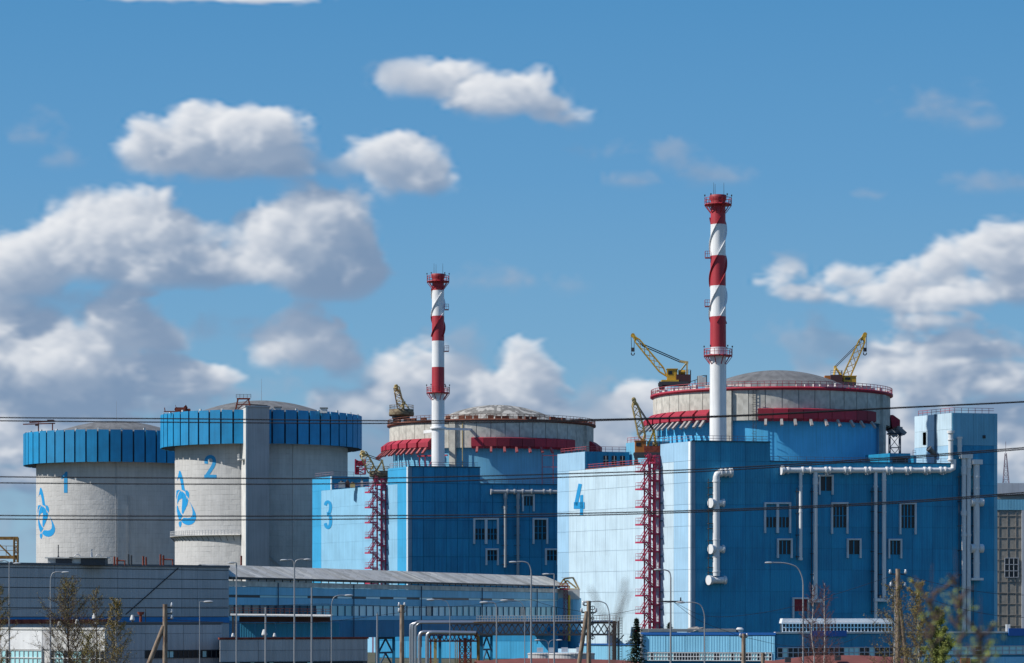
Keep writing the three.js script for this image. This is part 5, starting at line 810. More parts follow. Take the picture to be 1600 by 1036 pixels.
// ---------------------------------------------------------------- covered gallery from the hall to the units
{
  const dA = 421, dB = 556, a = P(353, 0, dA).setY(0), b = P(884, 0, dB).setY(0), t = thing('covered_gallery', 'long blue covered gallery with grey corrugated roof crossing before the units', 'gallery', a.clone().lerp(b, 0.5));
  const h = hall(t, a, b, 4.8, 12.6, 9, 'wall', M.galleryDeep), { at, slab, len, n } = h;
  const Y = (y) => HY(y, dA), cuts = []; for (let i = 0; i <= 26; i++) cuts.push(i / 26 * len);
  for (let i = 0; i + 1 < cuts.length; i++) {
    const [u, v] = [cuts[i] + 0.02, cuts[i + 1] - 0.02];
    slab(u, v, Y(915.5), Y(907.5), 0.02, 0.3, 'beam_block', M.beamGrey); slab(u, v, Y(929), Y(916), 0.02, 0.16, 'panel', pick(M.galleryBlue)); slab(u, v, Y(945), Y(933.5), 0.02, 0.16, 'panel', pick(M.galleryBlue)); slab(u, v, Y(970), Y(963), 0.02, 0.16, 'panel', pick(M.galleryBlue));
    slab(u, v, 4.8, Y(970.6), 0.02, 0.1, 'lower_panel', M.galleryDeep);
    for (let k = 0; k < 2; k++) { const ua = mix(u, v, k / 2), ub = mix(u, v, (k + 1) / 2) - 0.12; slab(ua, ub, Y(962.5), Y(945.5), 0.0, 0.06, 'pane', i < 5 || rnd() < 0.22 ? M.glassSky : i > 7 && i < 15 ? M.glassPale : M.glassTeal); slab(ub, ub + 0.12, Y(962.5), Y(945.5), 0.02, 0.2, 'mullion', M.steelBlue); }
    slab(u, v, Y(933), Y(929.6), 0.0, 0.06, 'strip_window', rnd() < 0.4 ? M.glassDark : i > 6 && i < 14 ? M.glassPale : M.glassTeal);
  }
  for (let i = 3; i < 26; i += 5) mb().rod(at(cuts[i], 3, 0.4), at(cuts[i], Y(909), 0.4), 0.09, 0.09, 8).build('downpipe', M.steelBlue, t);
  // roof on posts
  const y0 = Y(902.5), y1 = Y(881.5), out = 0.9, ridge = -4.2; for (let i = 0; i <= 52; i++) { const p = mb(), u = i / 52 * len; p.bar(at(u, 12.6, -0.2), at(u, y0 + 0.2, -0.2), 0.14); p.build('post', M.steelDark, t); }
  mb().bar(at(0, y0 - 0.02, out - 0.1), at(len, y0 - 0.02, out - 0.1), 0.2, 0.28).build('eave', M.steelDark, t);
  let u = 0; while (u < len - 0.2) { const w = Math.min(len - u, rr(0.9, 2.6)), th = V(0, 0.05, 0), e = rr(-0.06, 0.02), m = rnd() < 0.6 ? M.galleryRoof : pick(M.galleryRoofs); mb().hexa(at(u, y0 + e, out), at(u + w - 0.03, y0 + e, out), at(u + w - 0.03, y1, ridge), at(u, y1, ridge), th).build('roof_sheet', m, t); mb().hexa(at(u, y1, ridge), at(u + w - 0.03, y1, ridge), at(u + w - 0.03, y0, ridge * 2 - out), at(u, y0, ridge * 2 - out), th).build('roof_sheet', m, t); u += w; }
  // gable end with trusses and two round bays under it
  const d2 = 552, p = (x, y, o = 0) => P(x, y, d2 - o), g = mb(); for (const [x0, ya, x1, yb] of [[872, 919, 881, 904.5], [881, 904.5, 895, 902.5], [895, 902.5, 905, 921], [876, 917, 886, 907], [886, 907, 901, 919], [874, 919.5, 904, 921], [881, 905, 890, 919]]) g.bar(p(x0, ya), p(x1, yb), 0.35, 0.3);
  g.build('gable_truss', M.craneTan, t); mb().hexa(p(877, 903, -4), p(896, 902, -4), p(896, 902, 0.3), p(877, 903, 0.3), V(0, 0.08, 0)).hexa(p(896, 902, -4), p(906, 922, -4), p(906, 922, 0.3), p(896, 902, 0.3), V(0.08, 0.08, 0)).build('gable_roof', M.beamGrey, t);
  mb().box(p(889, 0).x, p(0, 928.5).y, -d2 - 1, 4.1, 1.9, 3).build('gable_beam', M.beamGrey, t);
  for (const [x, r] of [[878, 1.6], [896, 1.5]]) { const c = p(x, 0); mb().lathe(c.x, c.z - 1, [[r, 4.5], [r, p(0, 934.5).y]], 28).build('round_bay', M.galleryBlue[1], t); mb().lathe(c.x, c.z - 1, [[r + 0.04, 2], [r + 0.04, p(0, 984).y]], 28).build('bay_base', M.galleryDeep, t); }
  mb().pipe([p(889, 1002, 1.4), p(889, 932.5, 1.4), p(889, 931, 0)], 0.26, 0.3).build('gas_pipe', M.craneYellow, t); mb().lattice(p(884, 1000, 1.2), p(884, 918, 1.2), 0.7, 0.7, 14, 0.09).build('ladder', M.railRed, t); mb().box(p(882, 0).x, p(0, 921).y, -d2 + 1.2, 1.9, 0.14, 1.2).railing([p(875, 920.5, 1.7), p(890, 920.5, 1.7)], 1.1, 0.5, 0.08).build('ladder_landing', M.stairRed, t);
  // columns and bracing under the gallery
  for (const [x, w] of [[603, 4], [628, 3], [700, 3], [764, 4], [780, 3]]) mb().bar(at(uOf(h, x), 0, -1.5), at(uOf(h, x), 4.9, -1.5), w * 0.16).build('column', M.galleryDeep, t);
  for (const [x0, x1] of [[605, 626], [766, 779]]) { const br = mb(), A = (x, y) => at(uOf(h, x), y, -1.5); br.bar(A(x0, 4.6), A(x1, 4.6), 0.35).bar(A(x0, 2.2), A(x1, 2.2), 0.3).bar(A(x0, 2.3), A((x0 + x1) / 2, 4.5), 0.22).bar(A(x1, 2.3), A((x0 + x1) / 2, 4.5), 0.22).bar(A(x0, 0), A((x0 + x1) / 2, 2.1), 0.22).bar(A(x1, 0), A((x0 + x1) / 2, 2.1), 0.22); br.build('bracing', M.steelBlue, t); }
}
{ // bright blue store seen under the gallery
  const a = P(588, 0, 566).setY(0), b = P(872, 0, 546).setY(0), t = thing('store_building', 'bright blue low store building seen between the columns under the gallery', 'store', a.clone().lerp(b, 0.5)), h = hall(t, a, b, 0, 6.2, 8, 'wall', M.plinthBlue);
  for (let i = 0; i < 12; i++) h.slab(i / 12 * h.len + 0.02, (i + 1) / 12 * h.len - 0.02, 0.1, 3.4, 0.02, 0.1, 'panel', pick(M.edge3)), h.slab(i / 12 * h.len + 0.02, (i + 1) / 12 * h.len - 0.02, 3.45, 6.1, 0.02, 0.1, 'panel', M.ringBlue[i % 5]);
}
{ // loading canopy before the gallery
  const d = 400, p = (x, y, o = 0) => P(x, y, d - o), t = thing('loading_platform', 'rusty raised platform with red railing on a dark blue base below the gallery', 'platform', p(445, 1000).setY(0));
  mb().hexa(p(360, 960.5, 0), p(520, 962, 0), p(516, 964, 3.5), p(360, 962, 3.5), V(0, 0.14, 0)).build('deck', M.beamGrey, t); mb().hexa(p(374, 972, 0.2), p(516, 972, 0.2), p(516, 963.5, 0.2), p(374, 963.5, 0.2), V(0, 0, 0.3)).build('fascia', M.maroon, t);
  mb().railing([p(360, 958.5, 3.4), p(517, 960.5, 3.4)], 0.75, 0.62, 0.06).build('railing', M.rimRust, t);
  for (const [x0, x1] of [[375, 398], [399, 430], [431, 462], [463, 494], [495, 530]]) mb().hexa(p(x0, 1015), p(x1, 1015), p(x1, 973), p(x0, 973), V(0, 0, -0.3)).build('panel', M.lowDeep[x0 % 3], t);
  for (const x of [364, 368]) mb().bar(p(x, 1020, 1), p(x, 962, 1), 0.25).build('post', M.steelDark, t);
}

// ---------------------------------------------------------------- low buildings in the foreground on the left
function frontHall(label, cat, x0, x1, d0, d1, yTop, deep, core, o) {
  const a = P(x0, 0, d0).setY(0), b = P(x1, 0, d1).setY(0), t = thing(o.name || 'workshop', label, cat, a.clone().lerp(b, 0.5)), top = HY(yTop, (d0 + d1) / 2), h = hall(t, a, b, 0, top, deep, 'wall', core), dm = (d0 + d1) / 2;
  const rows = o.rows.map((y) => HY(y, dm)), cols = o.cols.map((x) => clamp(uOf(h, x), 0, h.len));
  for (let i = 0; i + 1 < cols.length; i++) for (let j = 0; j + 1 < rows.length; j++) { const m = o.paint(i, j); if (m) h.slab(cols[i] + 0.02, cols[i + 1] - 0.02, rows[j] + 0.02, rows[j + 1] - 0.02, 0.02, 0.1 + rr(-0.01, 0.01), 'panel', m); }
  for (const [xa, xb, ya, yb, n, tiers, gl] of o.windows || []) {
    const ua = clamp(uOf(h, xa), 0, h.len), ub = clamp(uOf(h, xb), 0, h.len), y0 = HY(yb, dm), y1 = HY(ya, dm), f = h.slab(ua, ub, y0, y1, 0.0, 0.06, 'window_strip', M.hallJoint, t);
    for (let i = 0; i < n; i++) h.slab(mix(ua, ub, i / n) + 0.06, mix(ua, ub, (i + 1) / n) - 0.06, y0 + 0.05, y1 - 0.05, 0.08, 0.05, 'pane', rnd() < (gl ?? 0.25) ? M.glassTeal : M.glassDark, f);
    const g = mb(); for (let i = 0; i <= n; i++) g.bar(h.at(mix(ua, ub, i / n), y0, 0.16), h.at(mix(ua, ub, i / n), y1, 0.16), 0.1, 0.1); for (let k = 0; k <= tiers; k++) g.bar(h.at(ua, mix(y0, y1, k / tiers), 0.17), h.at(ub, mix(y0, y1, k / tiers), 0.17), 0.11, 0.09); g.build('glazing_bar', o.bar || M.steelDark, f);
  }
  mb().bar(h.at(-0.1, top + 0.06, 0), h.at(h.len + 0.1, top + 0.06, 0), 0.4, o.trim ?? 0.22).build('coping', o.coping || M.hallJoint, t);
  return { t, h, top, dm };
}
frontHall('pale grey building with wide light panels behind the birch, lower left', 'workshop', -30, 166, 308, 297, 983, 22, M.offWhite, { rows: [1040, 1015, 985], cols: [-30, 4, 67, 80, 165], paint: (i, j) => (j === 0 ? null : i === 2 ? M.hullGrey[1] : i === 3 ? M.offWhite : M.white), windows: [[4, 67, 1016, 1040, 9, 2, 0.6], [80, 165, 1016, 1040, 12, 2, 0.5]], bar: M.offWhite, coping: M.offWhite });
frontHall('rusty red flat roofed annex behind the pale building with white roof vents', 'annex', -30, 168, 330, 340, 972, 18, M.hullGrey[1], { name: 'annex', rows: [1000, 978], cols: [-30, 20, 70, 120, 168], paint: () => M.hullGrey[0], coping: M.rustRed, trim: 0.5 });
frontHall('dark grey panelled building between the birches and the blue platform', 'workshop', 150, 346, 335, 345, 974, 20, M.hallJoint, { rows: [1040, 1028, 1016, 990, 976], cols: [150, 226, 286, 315, 346], paint: (i, j) => (j === 1 && i > 0 ? null : pick(M.hullGrey)), windows: [[226, 344, 1017, 1028, 16, 1, 0.3]] });
frontHall('lower dark grey panelled building right of the timber pole with the strut', 'workshop', 343, 574, 330, 338, 998, 20, M.hallJoint, { rows: [1040, 1034, 1016, 999], cols: [343, 403, 460, 515, 568, 574], paint: (i, j) => (j === 0 ? null : pick(M.hullGrey)), windows: [[345, 566, 1034, 1040, 30, 1, 0.2]], coping: M.rustRed });
// mushroom vents on those roofs
for (const [x, y, d, s, what] of [[93, 981, 300, 0.6, 'dark capped roof vent behind the left birch'], [120.5, 978, 300, 0.6, 'small white capped roof vent between the two left birches'], [148, 970, 338, 0.78, 'tall white capped roof vent on the rusty red roof'], [207, 972, 343, 0.72, 'white capped roof vent at the left end of the dark grey roof'], [413, 996, 336, 0.8, 'tall white capped roof vent on the lower dark grey roof'], [364, 997, 336, 0.5, 'small white roof vent at the left end of the lower grey roof'], [429, 997, 336, 0.5, 'tiny white roof vent right of the tall capped vent']]) {
  const p = P(x, y, d), t = thing('roof_vent', what, 'roof vent', p.clone(), 'vents on the low grey roofs'); mb().rod(p, p.clone().add(V(0, 0.4 * s, 0)), 0.2 * s, 0.2 * s, 12).build('pipe', M.steelDark, t); mb().lathe(p.x, p.z, [[0.3 * s, p.y + 0.28 * s], [0.42 * s, p.y + 0.34 * s], [0.4 * s, p.y + 0.5 * s], [0.22 * s, p.y + 1.1 * s], [0.14 * s, p.y + 1.15 * s], [0.01, p.y + 1.12 * s]], 20).build('cap', M.offWhite, t);
}
{ const d = 343, p = P(220, 974, d), t = thing('roof_siren', 'rusty red horn on a post on the dark grey roof left of the pole', 'siren', p.clone()); mb().rod(p, p.clone().add(V(0, 1.1, 0)), 0.16, 0.16, 10).build('post', M.rustRed, t); mb().rod(p.clone().add(V(0, 1, 0)), p.clone().add(V(0, 1.35, 0)), 0.3, 0.45, 14).build('horn', M.rustRed, t); mb().rod(p.clone().add(V(0.55, 0, 0)), p.clone().add(V(0.55, 1.7, 0)), 0.06, 0.06, 6).build('aerial', M.steelDark, t); }

// ---------------------------------------------------------------- low blue building on the right
{
  const r = frontHall('low light blue workshop with white barred windows before the largest unit', 'workshop', 1003, 1211, 357, 353.4, 991, 30, M.joint, { rows: [1034, 1019, 993], cols: [1003, 1008, 1040, 1072, 1106, 1140, 1175, 1206, 1211], paint: (i, j) => (j === 0 ? (i === 0 || i === 7 ? M.lowBlue[0] : null) : i === 0 ? M.lowBlue[1] : pick(M.lowBlue)), windows: [[1008, 1206, 1020, 1032, 44, 2, 0.5]], bar: M.white, coping: M.trimBlue, trim: 0.3 });
  const { h } = r; mb().rod(h.at(uOf(h, 1003.5), 0, 0.3), h.at(uOf(h, 1003.5), r.top, 0.3), 0.22, 0.22, 10).build('downpipe', M.steel, r.t);
  mb().box(P(1030, 0, 365).x, r.top + 0.35, -368, 4.5, 0.5, 5).box(P(1082, 0, 365).x, r.top + 0.4, -368, 11, 0.35, 6).build('roof_edge', M.facadeBrown, r.t);
  const r2 = frontHall('long dark blue workshop with ribbon windows and white roof edge, lower right', 'workshop', 1211.5, 1680, 353.6, 371, 989, 26, M.lowDeep[0], { rows: [1040, 1027, 1011, 991], cols: [1212, 1270, 1330, 1390, 1450, 1510, 1570, 1640], paint: (i, j) => (j === 1 ? null : j === 0 ? M.lowBlue[2] : pick(M.lowDeep)), windows: [[1214, 1420, 1011, 1026, 26, 2, 0.2], [1424, 1640, 1010, 1023, 20, 2, 0.9]], bar: M.facadeGrey, coping: M.offWhite });
  for (const [x0, x1] of [[1266, 1321], [1574, 1680]]) r2.h.slab(uOf(r2.h, x0), Math.min(r2.h.len, uOf(r2.h, x1)), r2.top - 0.4, r2.top + (x0 > 1500 ? 0.55 : 0.32), 0.14, 0.2, 'parapet', M.trimBlue, r2.t);
  mb().box(r2.h.at(uOf(r2.h, 1575), 0).x, r2.top + 0.5, r2.h.at(uOf(r2.h, 1575), 0).z, 0.5, 1.1, 0.5).build('parapet_end', M.white, r2.t);
  // white glazed rooflight above it
  const d = 372, t = thing('rooflight', 'long white glazed rooflight standing on the dark blue workshop roof', 'rooflight', P(1308, 990, d)), p = (x, y, o = 0) => P(x, y, d - o);
  mb().hexa(p(1222, 990), p(1394, 990), p(1394, 973.5), p(1222, 973.5), V(0, 0, -3)).build('glazing', M.glassDark, t);
  mb().hexa(p(1221, 974), p(1396, 974), p(1394, 966.5), p(1223, 966.5), V(0, 0, -3.4)).build('roof', M.white, t); mb().bar(p(1221, 973.8, 0.25), p(1396, 973.8, 0.25), 0.3, 0.16).bar(p(1222, 988.5, 0.2), p(1394, 988.5, 0.2), 0.2, 0.3).build('frame', M.white, t);
  for (let i = 0; i <= 32; i++) { const x = mix(1222.5, 1393.5, i / 32); mb().bar(p(x, 989, 0.12), p(x, 974, 0.12), 0.13, 0.15).build('mullion', M.white, t); } mb().bar(p(1222, 980.5, 0.13), p(1394, 980.5, 0.13), 0.1, 0.12).build('transom', M.white, t);
  for (const [x, y, m, what] of [[1156, 989, M.steel, 'grey round roof vent on the light blue workshop roof'], [1087, 986, M.facadeBrown, 'brown tarpaulin heap on the light blue workshop roof']]) { const q = P(x, y + 2, 366), v = thing('roof_vent', what, 'roof vent', q.clone()); if (m === M.steel) { mb().rod(q, q.clone().add(V(0, 0.55, 0)), 0.42, 0.42, 14).build('pipe', m, v); mb().rod(q.clone().add(V(0, 0.6, 0)), q.clone().add(V(0, 0.85, 0)), 0.55, 0.3, 14).build('cap', M.offWhite, v); } else { const g = new THREE.IcosahedronGeometry(1, 3), pp = g.attributes.position; for (let i = 0; i < pp.count; i++) { const k = 1 + 0.5 * noise(pp.getX(i) * 2, pp.getY(i) * 2, pp.getZ(i) * 2); pp.setXYZ(i, pp.getX(i) * 1.1 * k, Math.max(0, pp.getY(i)) * 0.7 * k, pp.getZ(i) * k); } g.computeVertexNormals(); mb().add(g.translate(q.x, q.y, q.z)).build('tarpaulin', m, v); } }
}
// red roofs in front, at the bottom edge
{
  const roofs = [['low red sheet roof at the bottom edge left of the tall lamps', 735, 1002, 1040, [[745, 1033], [812, 1028.5], [880, 1029], [960, 1031], [1002, 1033]], 262], ['low red sheet roof with chimney stub at the bottom edge below the bare birches', 1195, 1420, 1042, [[1195, 1034], [1232, 1029], [1275, 1023.5], [1345, 1024], [1405, 1027], [1420, 1033]], 250]];
  for (const [label, x0, x1, yb, line, d] of roofs) {
    const t = thing('shed', label, 'shed', P((x0 + x1) / 2, yb, d).setY(0)), c = line.map(([x, y]) => P(x, y, d)), b = mb();
    for (let i = 0; i + 1 < c.length; i++) mb().hexa(c[i].clone().add(V(0, -1.6, 5)), c[i + 1].clone().add(V(0, -1.6, 5)), c[i + 1], c[i], V(0, -0.15, 0)).build('roof_sheet', M.roofRed, t);
    b.hexa(P(x0 + 6, 1036, d + 0.6).setY(0), P(x1 - 6, 1036, d + 0.6).setY(0), P(x1 - 6, 1036, d + 0.6).setY(HY(1034, d)), P(x0 + 6, 1036, d + 0.6).setY(HY(1034, d)), V(0, 0, -6)).build('wall', M.brick, t);
    if (x0 > 1000) for (const [x, y] of [[1231, 1031], [1309, 1028]]) mb().box(P(x, 0, d - 2).x, P(0, y, d - 2).y, -d + 2, 0.5, 0.45, 0.5).build('vent', M.steelDark, t);
  }
  const q = P(1508, 1036, 240), t = thing('chimney', 'short red brick chimney with rusty cowl at the bottom edge right', 'chimney', q.clone().setY(0)); mb().box(q.x, HY(1028, 240) / 2, q.z, 0.75, HY(1028, 240), 0.75).build('brick_shaft', M.brick, t); mb().box(q.x + 0.9, HY(1030, 240) / 2, q.z - 0.4, 0.7, HY(1030, 240), 0.6).build('flue', M.steelDark, t);
}
{ // grey round tanks
  for (const [x, w, y, d, what] of [[852, 27, 1021, 330, 'low pale grey round tank under the gallery end, left one'], [893, 36, 1021, 318, 'wider low pale grey round tank by the strutted timber pole']]) { const c = P(x, 0, d), r = w * d / F, Y = HY(y, d), t = thing('storage_tank', what, 'tank', c.clone().setY(0)); mb().lathe(c.x, c.z, [[r, 0], [r, Y], [r * 0.96, Y + 0.06], [0.02, Y + 0.08]], 48).build('shell', M.hullGrey[1], t); mb().lathe(c.x, c.z, [[r + 0.05, Y - 0.12], [r + 0.1, Y - 0.06], [r + 0.05, Y]], 48).build('hoop', M.hullGrey[3], t); for (const k of [-0.3, 0.35]) mb().box(c.x + k * r, Y + 0.4, c.z, 0.7, 0.5, 0.7).build('hatch', M.facadeGrey, t); }
}
{ // white cabin at the far end of the white front
  const a = P(905, 0, 478).setY(0), b = P(1006, 0, 472).setY(0), t = thing('yard_wall', 'pale blue yard wall at the foot of the white front, behind the spruce', 'wall', a.clone().lerp(b, 0.5)), h = hall(t, a, b, 0, HY(1008, 470), 0.3, 'wall', M.lowBlue[0]); mb().bar(h.at(0, HY(1007, 470), 0), h.at(h.len, HY(1007, 470), 0), 0.4, 0.2).build('coping', M.trimBlue, t);
}

// ---------------------------------------------------------------- pipe bridge and pipes
{
  const d = 300, p = (x, y, o = 0) => P(x, y, d - o), t = thing('pipe_bridge', 'dark lattice pipe bridge with railed walkway crossing below the gallery end', 'pipe bridge', p(830, 1036).setY(0));
  const b = mb(); for (const z of [0, 1.6]) { b.bar(p(701, 974.5, z), p(964, 973, z), 0.2).bar(p(701, 991.5, z), p(964, 991.5, z), 0.2); for (let x = 704, i = 0; x < 960; x += 9.6, i++) b.bar(p(x, i % 2 ? 975 : 991, z), p(x + 9.6, i % 2 ? 991 : 975, z), 0.12).bar(p(x, i % 2 ? 991 : 975, z), p(x + 9.6, i % 2 ? 975 : 991, z), 0.11); } b.build('truss', M.steelDark, t);
  mb().hexa(p(740, 973, 0), p(964, 973, 0), p(964, 973, 1.7), p(740, 973, 1.7), V(0, 0.1, 0)).build('walkway', M.ochre, t); mb().railing([p(745, 971.8, 1.6), p(964, 971.2, 1.6)], 0.62, 0.28, 0.05).build('railing', M.beamGrey, t);
  for (const x of [725, 745]) mb().box(p(x, 0).x, p(0, 974).y, -d + 1, 0.55, 0.35, 0.7).build('bearing', M.steelDark, t);
  for (const [x, w] of [[960, 0.42], [966, 0.16]]) mb().bar(p(x, 1036, 0.8).setY(0), p(x, 970, 0.8), w).build('column', M.steelDark, t);
  const lad = mb(); for (const x of [968, 972]) lad.bar(p(x, 1036, 1).setY(0), p(x, 964, 1), 0.05); for (let y = 966; y < 1035; y += 4) lad.bar(p(968, y, 1), p(972, y, 1), 0.04); lad.build('ladder', M.steelDark, t); mb().bar(p(960, 1008, 0.8), p(975, 992, 0.8), 0.1).build('brace', M.steelDark, t);
  const t2 = thing('pipe_run', 'group of three silver insulated pipes bending over onto the pipe bridge', 'pipes', p(646, 1036).setY(0)); for (const [x, y, z] of [[641.5, 972.5, 0.4], [645, 971.5, 0.9], [649.5, 973, 1.4]]) mb().pipe([p(x, 1036, z).setY(0), p(x, y, z), p(958, 971.5, z)], z > 1 ? 0.13 : 0.15, 0.45, 12).build('pipe', M.silver, t2);
  const t4_ = thing('pipe_run', 'pair of lower silver pipes bending over the rusty red trestle', 'pipes', p(662, 1036, 10).setY(0)); for (const [x, y, z] of [[655.5, 987.5, 10], [667.5, 988, 11]]) mb().pipe([p(x, 1036, z).setY(0), p(x, y, z), p(744, 989, z)], 0.2, 0.5, 14).build('pipe', M.silver, t4_);
  const t5 = thing('pipe_trestle', 'rusty red lattice trestle under the lower silver pipes', 'trestle', p(710, 1036, 10).setY(0)); mb().lattice(p(668, 995.5, 10.4), p(746, 995.5, 10.4), 0.8, 0.8, 12, 0.15).build('beam', M.rustRed, t5);
  for (const [x, w, m] of [[673, 0.16, M.rustRed], [680, 0.3, M.craneTan], [722, 0.5, M.rustRed], [732, 0.5, M.rustRed]]) { const k = mb(); if (w > 0.4) k.lattice(p(x, 1036, 10.4).setY(0.05), p(x, 997, 10.4), 0.5, 0.5, 10, 0.14); else k.bar(p(x, 1036, 10.4).setY(0), p(x, 998, 10.4), w); k.build('leg', m, t5); }
  mb().pipe([p(741, 991, 10.5), p(747, 993, 10.5), p(748, 1036, 10.5).setY(0)], 0.16, 0.3).build('drain_pipe', M.ochre, t5); mb().lattice(p(713, 1036, 9).setY(0.05), p(713, 1002, 9), 0.25, 0.25, 12, 0.06).build('leg', M.craneTan, t5);
}

// ---------------------------------------------------------------- street lamps
// arm: [dx, dy] from the pole top to the lamp head, in frame units; 2 arms make a Y
function lamp(label, px, yTop, d, arms, r = 0.085, o = {}) {
  r *= 0.62; const base = P(px, 1036, d).setY(0), t = thing('street_lamp', label, 'street lamp', base, 'street lamps of the site roads');
  const far = arms.length ? Math.max(...arms.map(([dx]) => Math.abs(dx))) : 0, drop = o.straight ? 0 : Math.min(far * 0.85, 34), neck = P(px, yTop + drop, d);
  mb().rod(base, base.clone().setY(base.y + 1.6), r * 1.7, r * 1.6, 12).rod(base.clone().setY(1.6), neck, r * 1.1, r * 0.75, 12).build('pole', M.lampGrey, t);
  for (const [dx, dy] of arms) {
    const tip = P(px + dx, yTop + dy, d), a = mb();
    if (o.straight) a.rod(neck, tip, r * 0.6, r * 0.6, 8); else a.tube([neck, P(px + dx * 0.04, yTop + drop * 0.62, d), P(px + dx * 0.2, yTop + drop * 0.2, d), P(px + dx * 0.55, yTop + dy * 0.3 + drop * 0.02, d), tip], r * 0.62, 8, 22);
    const arm = a.build('arm', M.lampGrey, t), dir = Math.sign(dx) || 1, w = 0.62;
    mb().add(new THREE.SphereGeometry(0.5, 14, 8).scale(w * 0.85, 0.13, 0.26).translate(tip.x + dir * w * 0.42, tip.y - 0.01, tip.z)).build('lamp_head', M.railGrey, arm);
  }
  if (o.cross) { const y = P(px, o.cross, d).y; mb().bar(V(base.x - 0.75, y, base.z), V(base.x + 0.75, y, base.z), 0.1).bar(V(base.x + 0.6, y, base.z), V(base.x + 0.6, y + 0.25, base.z), 0.08).bar(V(base.x - 0.6, y, base.z), V(base.x - 0.6, y + 0.2, base.z), 0.08).build('cross_arm', M.steelDark, t); }
  return t;
}
lamp('street lamp with two short arms at the left edge before the dark hall', 14.5, 877, 190, [[-8, -1], [6, 3]], 0.08, { straight: false });
lamp('street lamp with arm curving right among the birches before the dark hall', 79, 893, 185, [[17, 1]]);
lamp('small street lamp right of the timber pole with the strut, lower left', 312, 940, 150, [[6, 0]], 0.05, { straight: true });
lamp('straight street lamp where the dark hall meets the gallery roof', 369.5, 879, 195, [[-2, 0]], 0.09, { straight: true });
lamp('tall street lamp with two spreading arms before the gallery roof', 460, 874, 190, [[-10, 1], [14, 0]], 0.1);
lamp('thin street lamp with arm curving right before the gallery window band', 518, 930, 170, [[20, 0]], 0.06);
lamp('tall street lamp with arm curving left before the right part of the gallery', 830, 877, 185, [[-22, 1]], 0.1);
lamp('straight street lamp with small head beside the gallery end', 866, 897, 185, [[-6, 0]], 0.085, { straight: true });
lamp('short street lamp with arm curving left before the pipe bridge', 776, 941, 160, [[-12, 0]], 0.075);
lamp('thin street lamp with long arm curving left between the two before the bridge', 820, 938, 175, [[-25, 0]], 0.05);
lamp('thin street lamp with arm curving left above the lower silver pipes', 703, 937, 175, [[-23, 0]], 0.05);
lamp('tiny street lamp with two arms above the grey round tanks', 857, 1000, 240, [[-12, 0], [12, 0]], 0.05);
lamp('street lamp with arm curving left at the end of the pipe bridge', 952, 939, 165, [[-27, 1]], 0.075);
lamp('tall street lamp with cross bar beside the red stair tower of the white front', 1048, 891, 175, [[-13, -1]], 0.1, { cross: 940 });
lamp('street lamp with arm curving left before the light blue workshop and grey corner', 1101, 941, 165, [[-30, 0]], 0.075);
lamp('tall street lamp with long arm curving left before the dark blue front', 1255, 880, 180, [[-47, -1]], 0.1);

// thin plain poles
for (const [px, y, d, what] of [[415, 949, 170, 'thin plain steel pole before the rusty platform'], [487, 918, 180, 'thin plain steel pole before the gallery, nearest the two armed lamp'], [589.5, 959, 180, 'thin plain steel pole before the dark end of the gallery columns']]) { const b = P(px, 1036, d).setY(0), t = thing('steel_pole', what, 'pole', b); mb().rod(b, P(px, y, d), 0.085, 0.05, 10).build('pole', M.lampGrey, t); mb().rod(P(px, y, d), P(px, y - 3, d), 0.015, 0.012, 6).build('spike', M.steelDark, t); }

// ---------------------------------------------------------------- timber poles
function timber(label, px, yTop, d, o) {
  const b = P(px, 1036, d).setY(0), t = thing('timber_pole', label, 'utility pole', b, 'timber utility poles'); mb().rod(b, P(px, yTop, d), 0.16, 0.12, 12).build('pole', M.wood, t);
  if (o.strut) { const [x1, y1, x0] = o.strut, e = P(x0, 1036, d), f = P(x1, y1, d), k = V().subVectors(e, f); mb().rod(f.clone().addScaledVector(k, e.y / (f.y - e.y) + 1).setY(0), f, 0.15, 0.12, 10).build('strut', M.wood, t); }
  for (const [y, sides, reach] of o.tiers) {
    for (const sd of sides) { const a = P(px, y, d), w = sd * reach; mb().bar(a, a.clone().add(V(w, 0, 0)), 0.05, 0.06).build('cross_arm', M.steelDark, t); const q = a.clone().add(V(w, 0, 0)); mb().lathe(q.x, q.z, [[0.02, q.y + 0.02], [0.08, q.y + 0.04], [0.05, q.y + 0.09], [0.085, q.y + 0.11], [0.05, q.y + 0.16], [0.06, q.y + 0.22], [0.01, q.y + 0.24]], 12).build('insulator', M.insulator, t); }
  }
  return t;
}
timber('timber pole with strut leaning left, right of the birches at lower left', 258, 944, 150, { strut: [256, 978, 233], tiers: [[949, [1], 0.35], [959, [1], 0.35], [968, [1], 0.35]] });
timber('lone timber pole before the gallery, left of the silver pipes', 628, 945, 160, { tiers: [[948, [-1, 1], 0.15], [957, [-1, 1], 0.15]] });
timber('timber pole pair with cross arms at the end of the pipe bridge', 920, 939, 160, { strut: [917, 955, 905], tiers: [[957, [-1, 1], 0.4], [946, [-1], 0.3]] });
timber('timber pole with strut and insulators on both sides in the birches lower right', 1403, 889, 150, { strut: [1404.5, 935, 1416], tiers: [[897, [-1, 1], 0.4], [917, [-1, 1], 0.36], [935, [-1], 0.3]] });
timber('short plain timber pole before the light blue workshop', 1162, 990, 170, { tiers: [[996, [-1, 1], 0.2]] });
timber('stub of a timber pole at the bottom edge by the light blue workshop', 1192, 1020, 200, { tiers: [[1025, [1], 0.2]] });
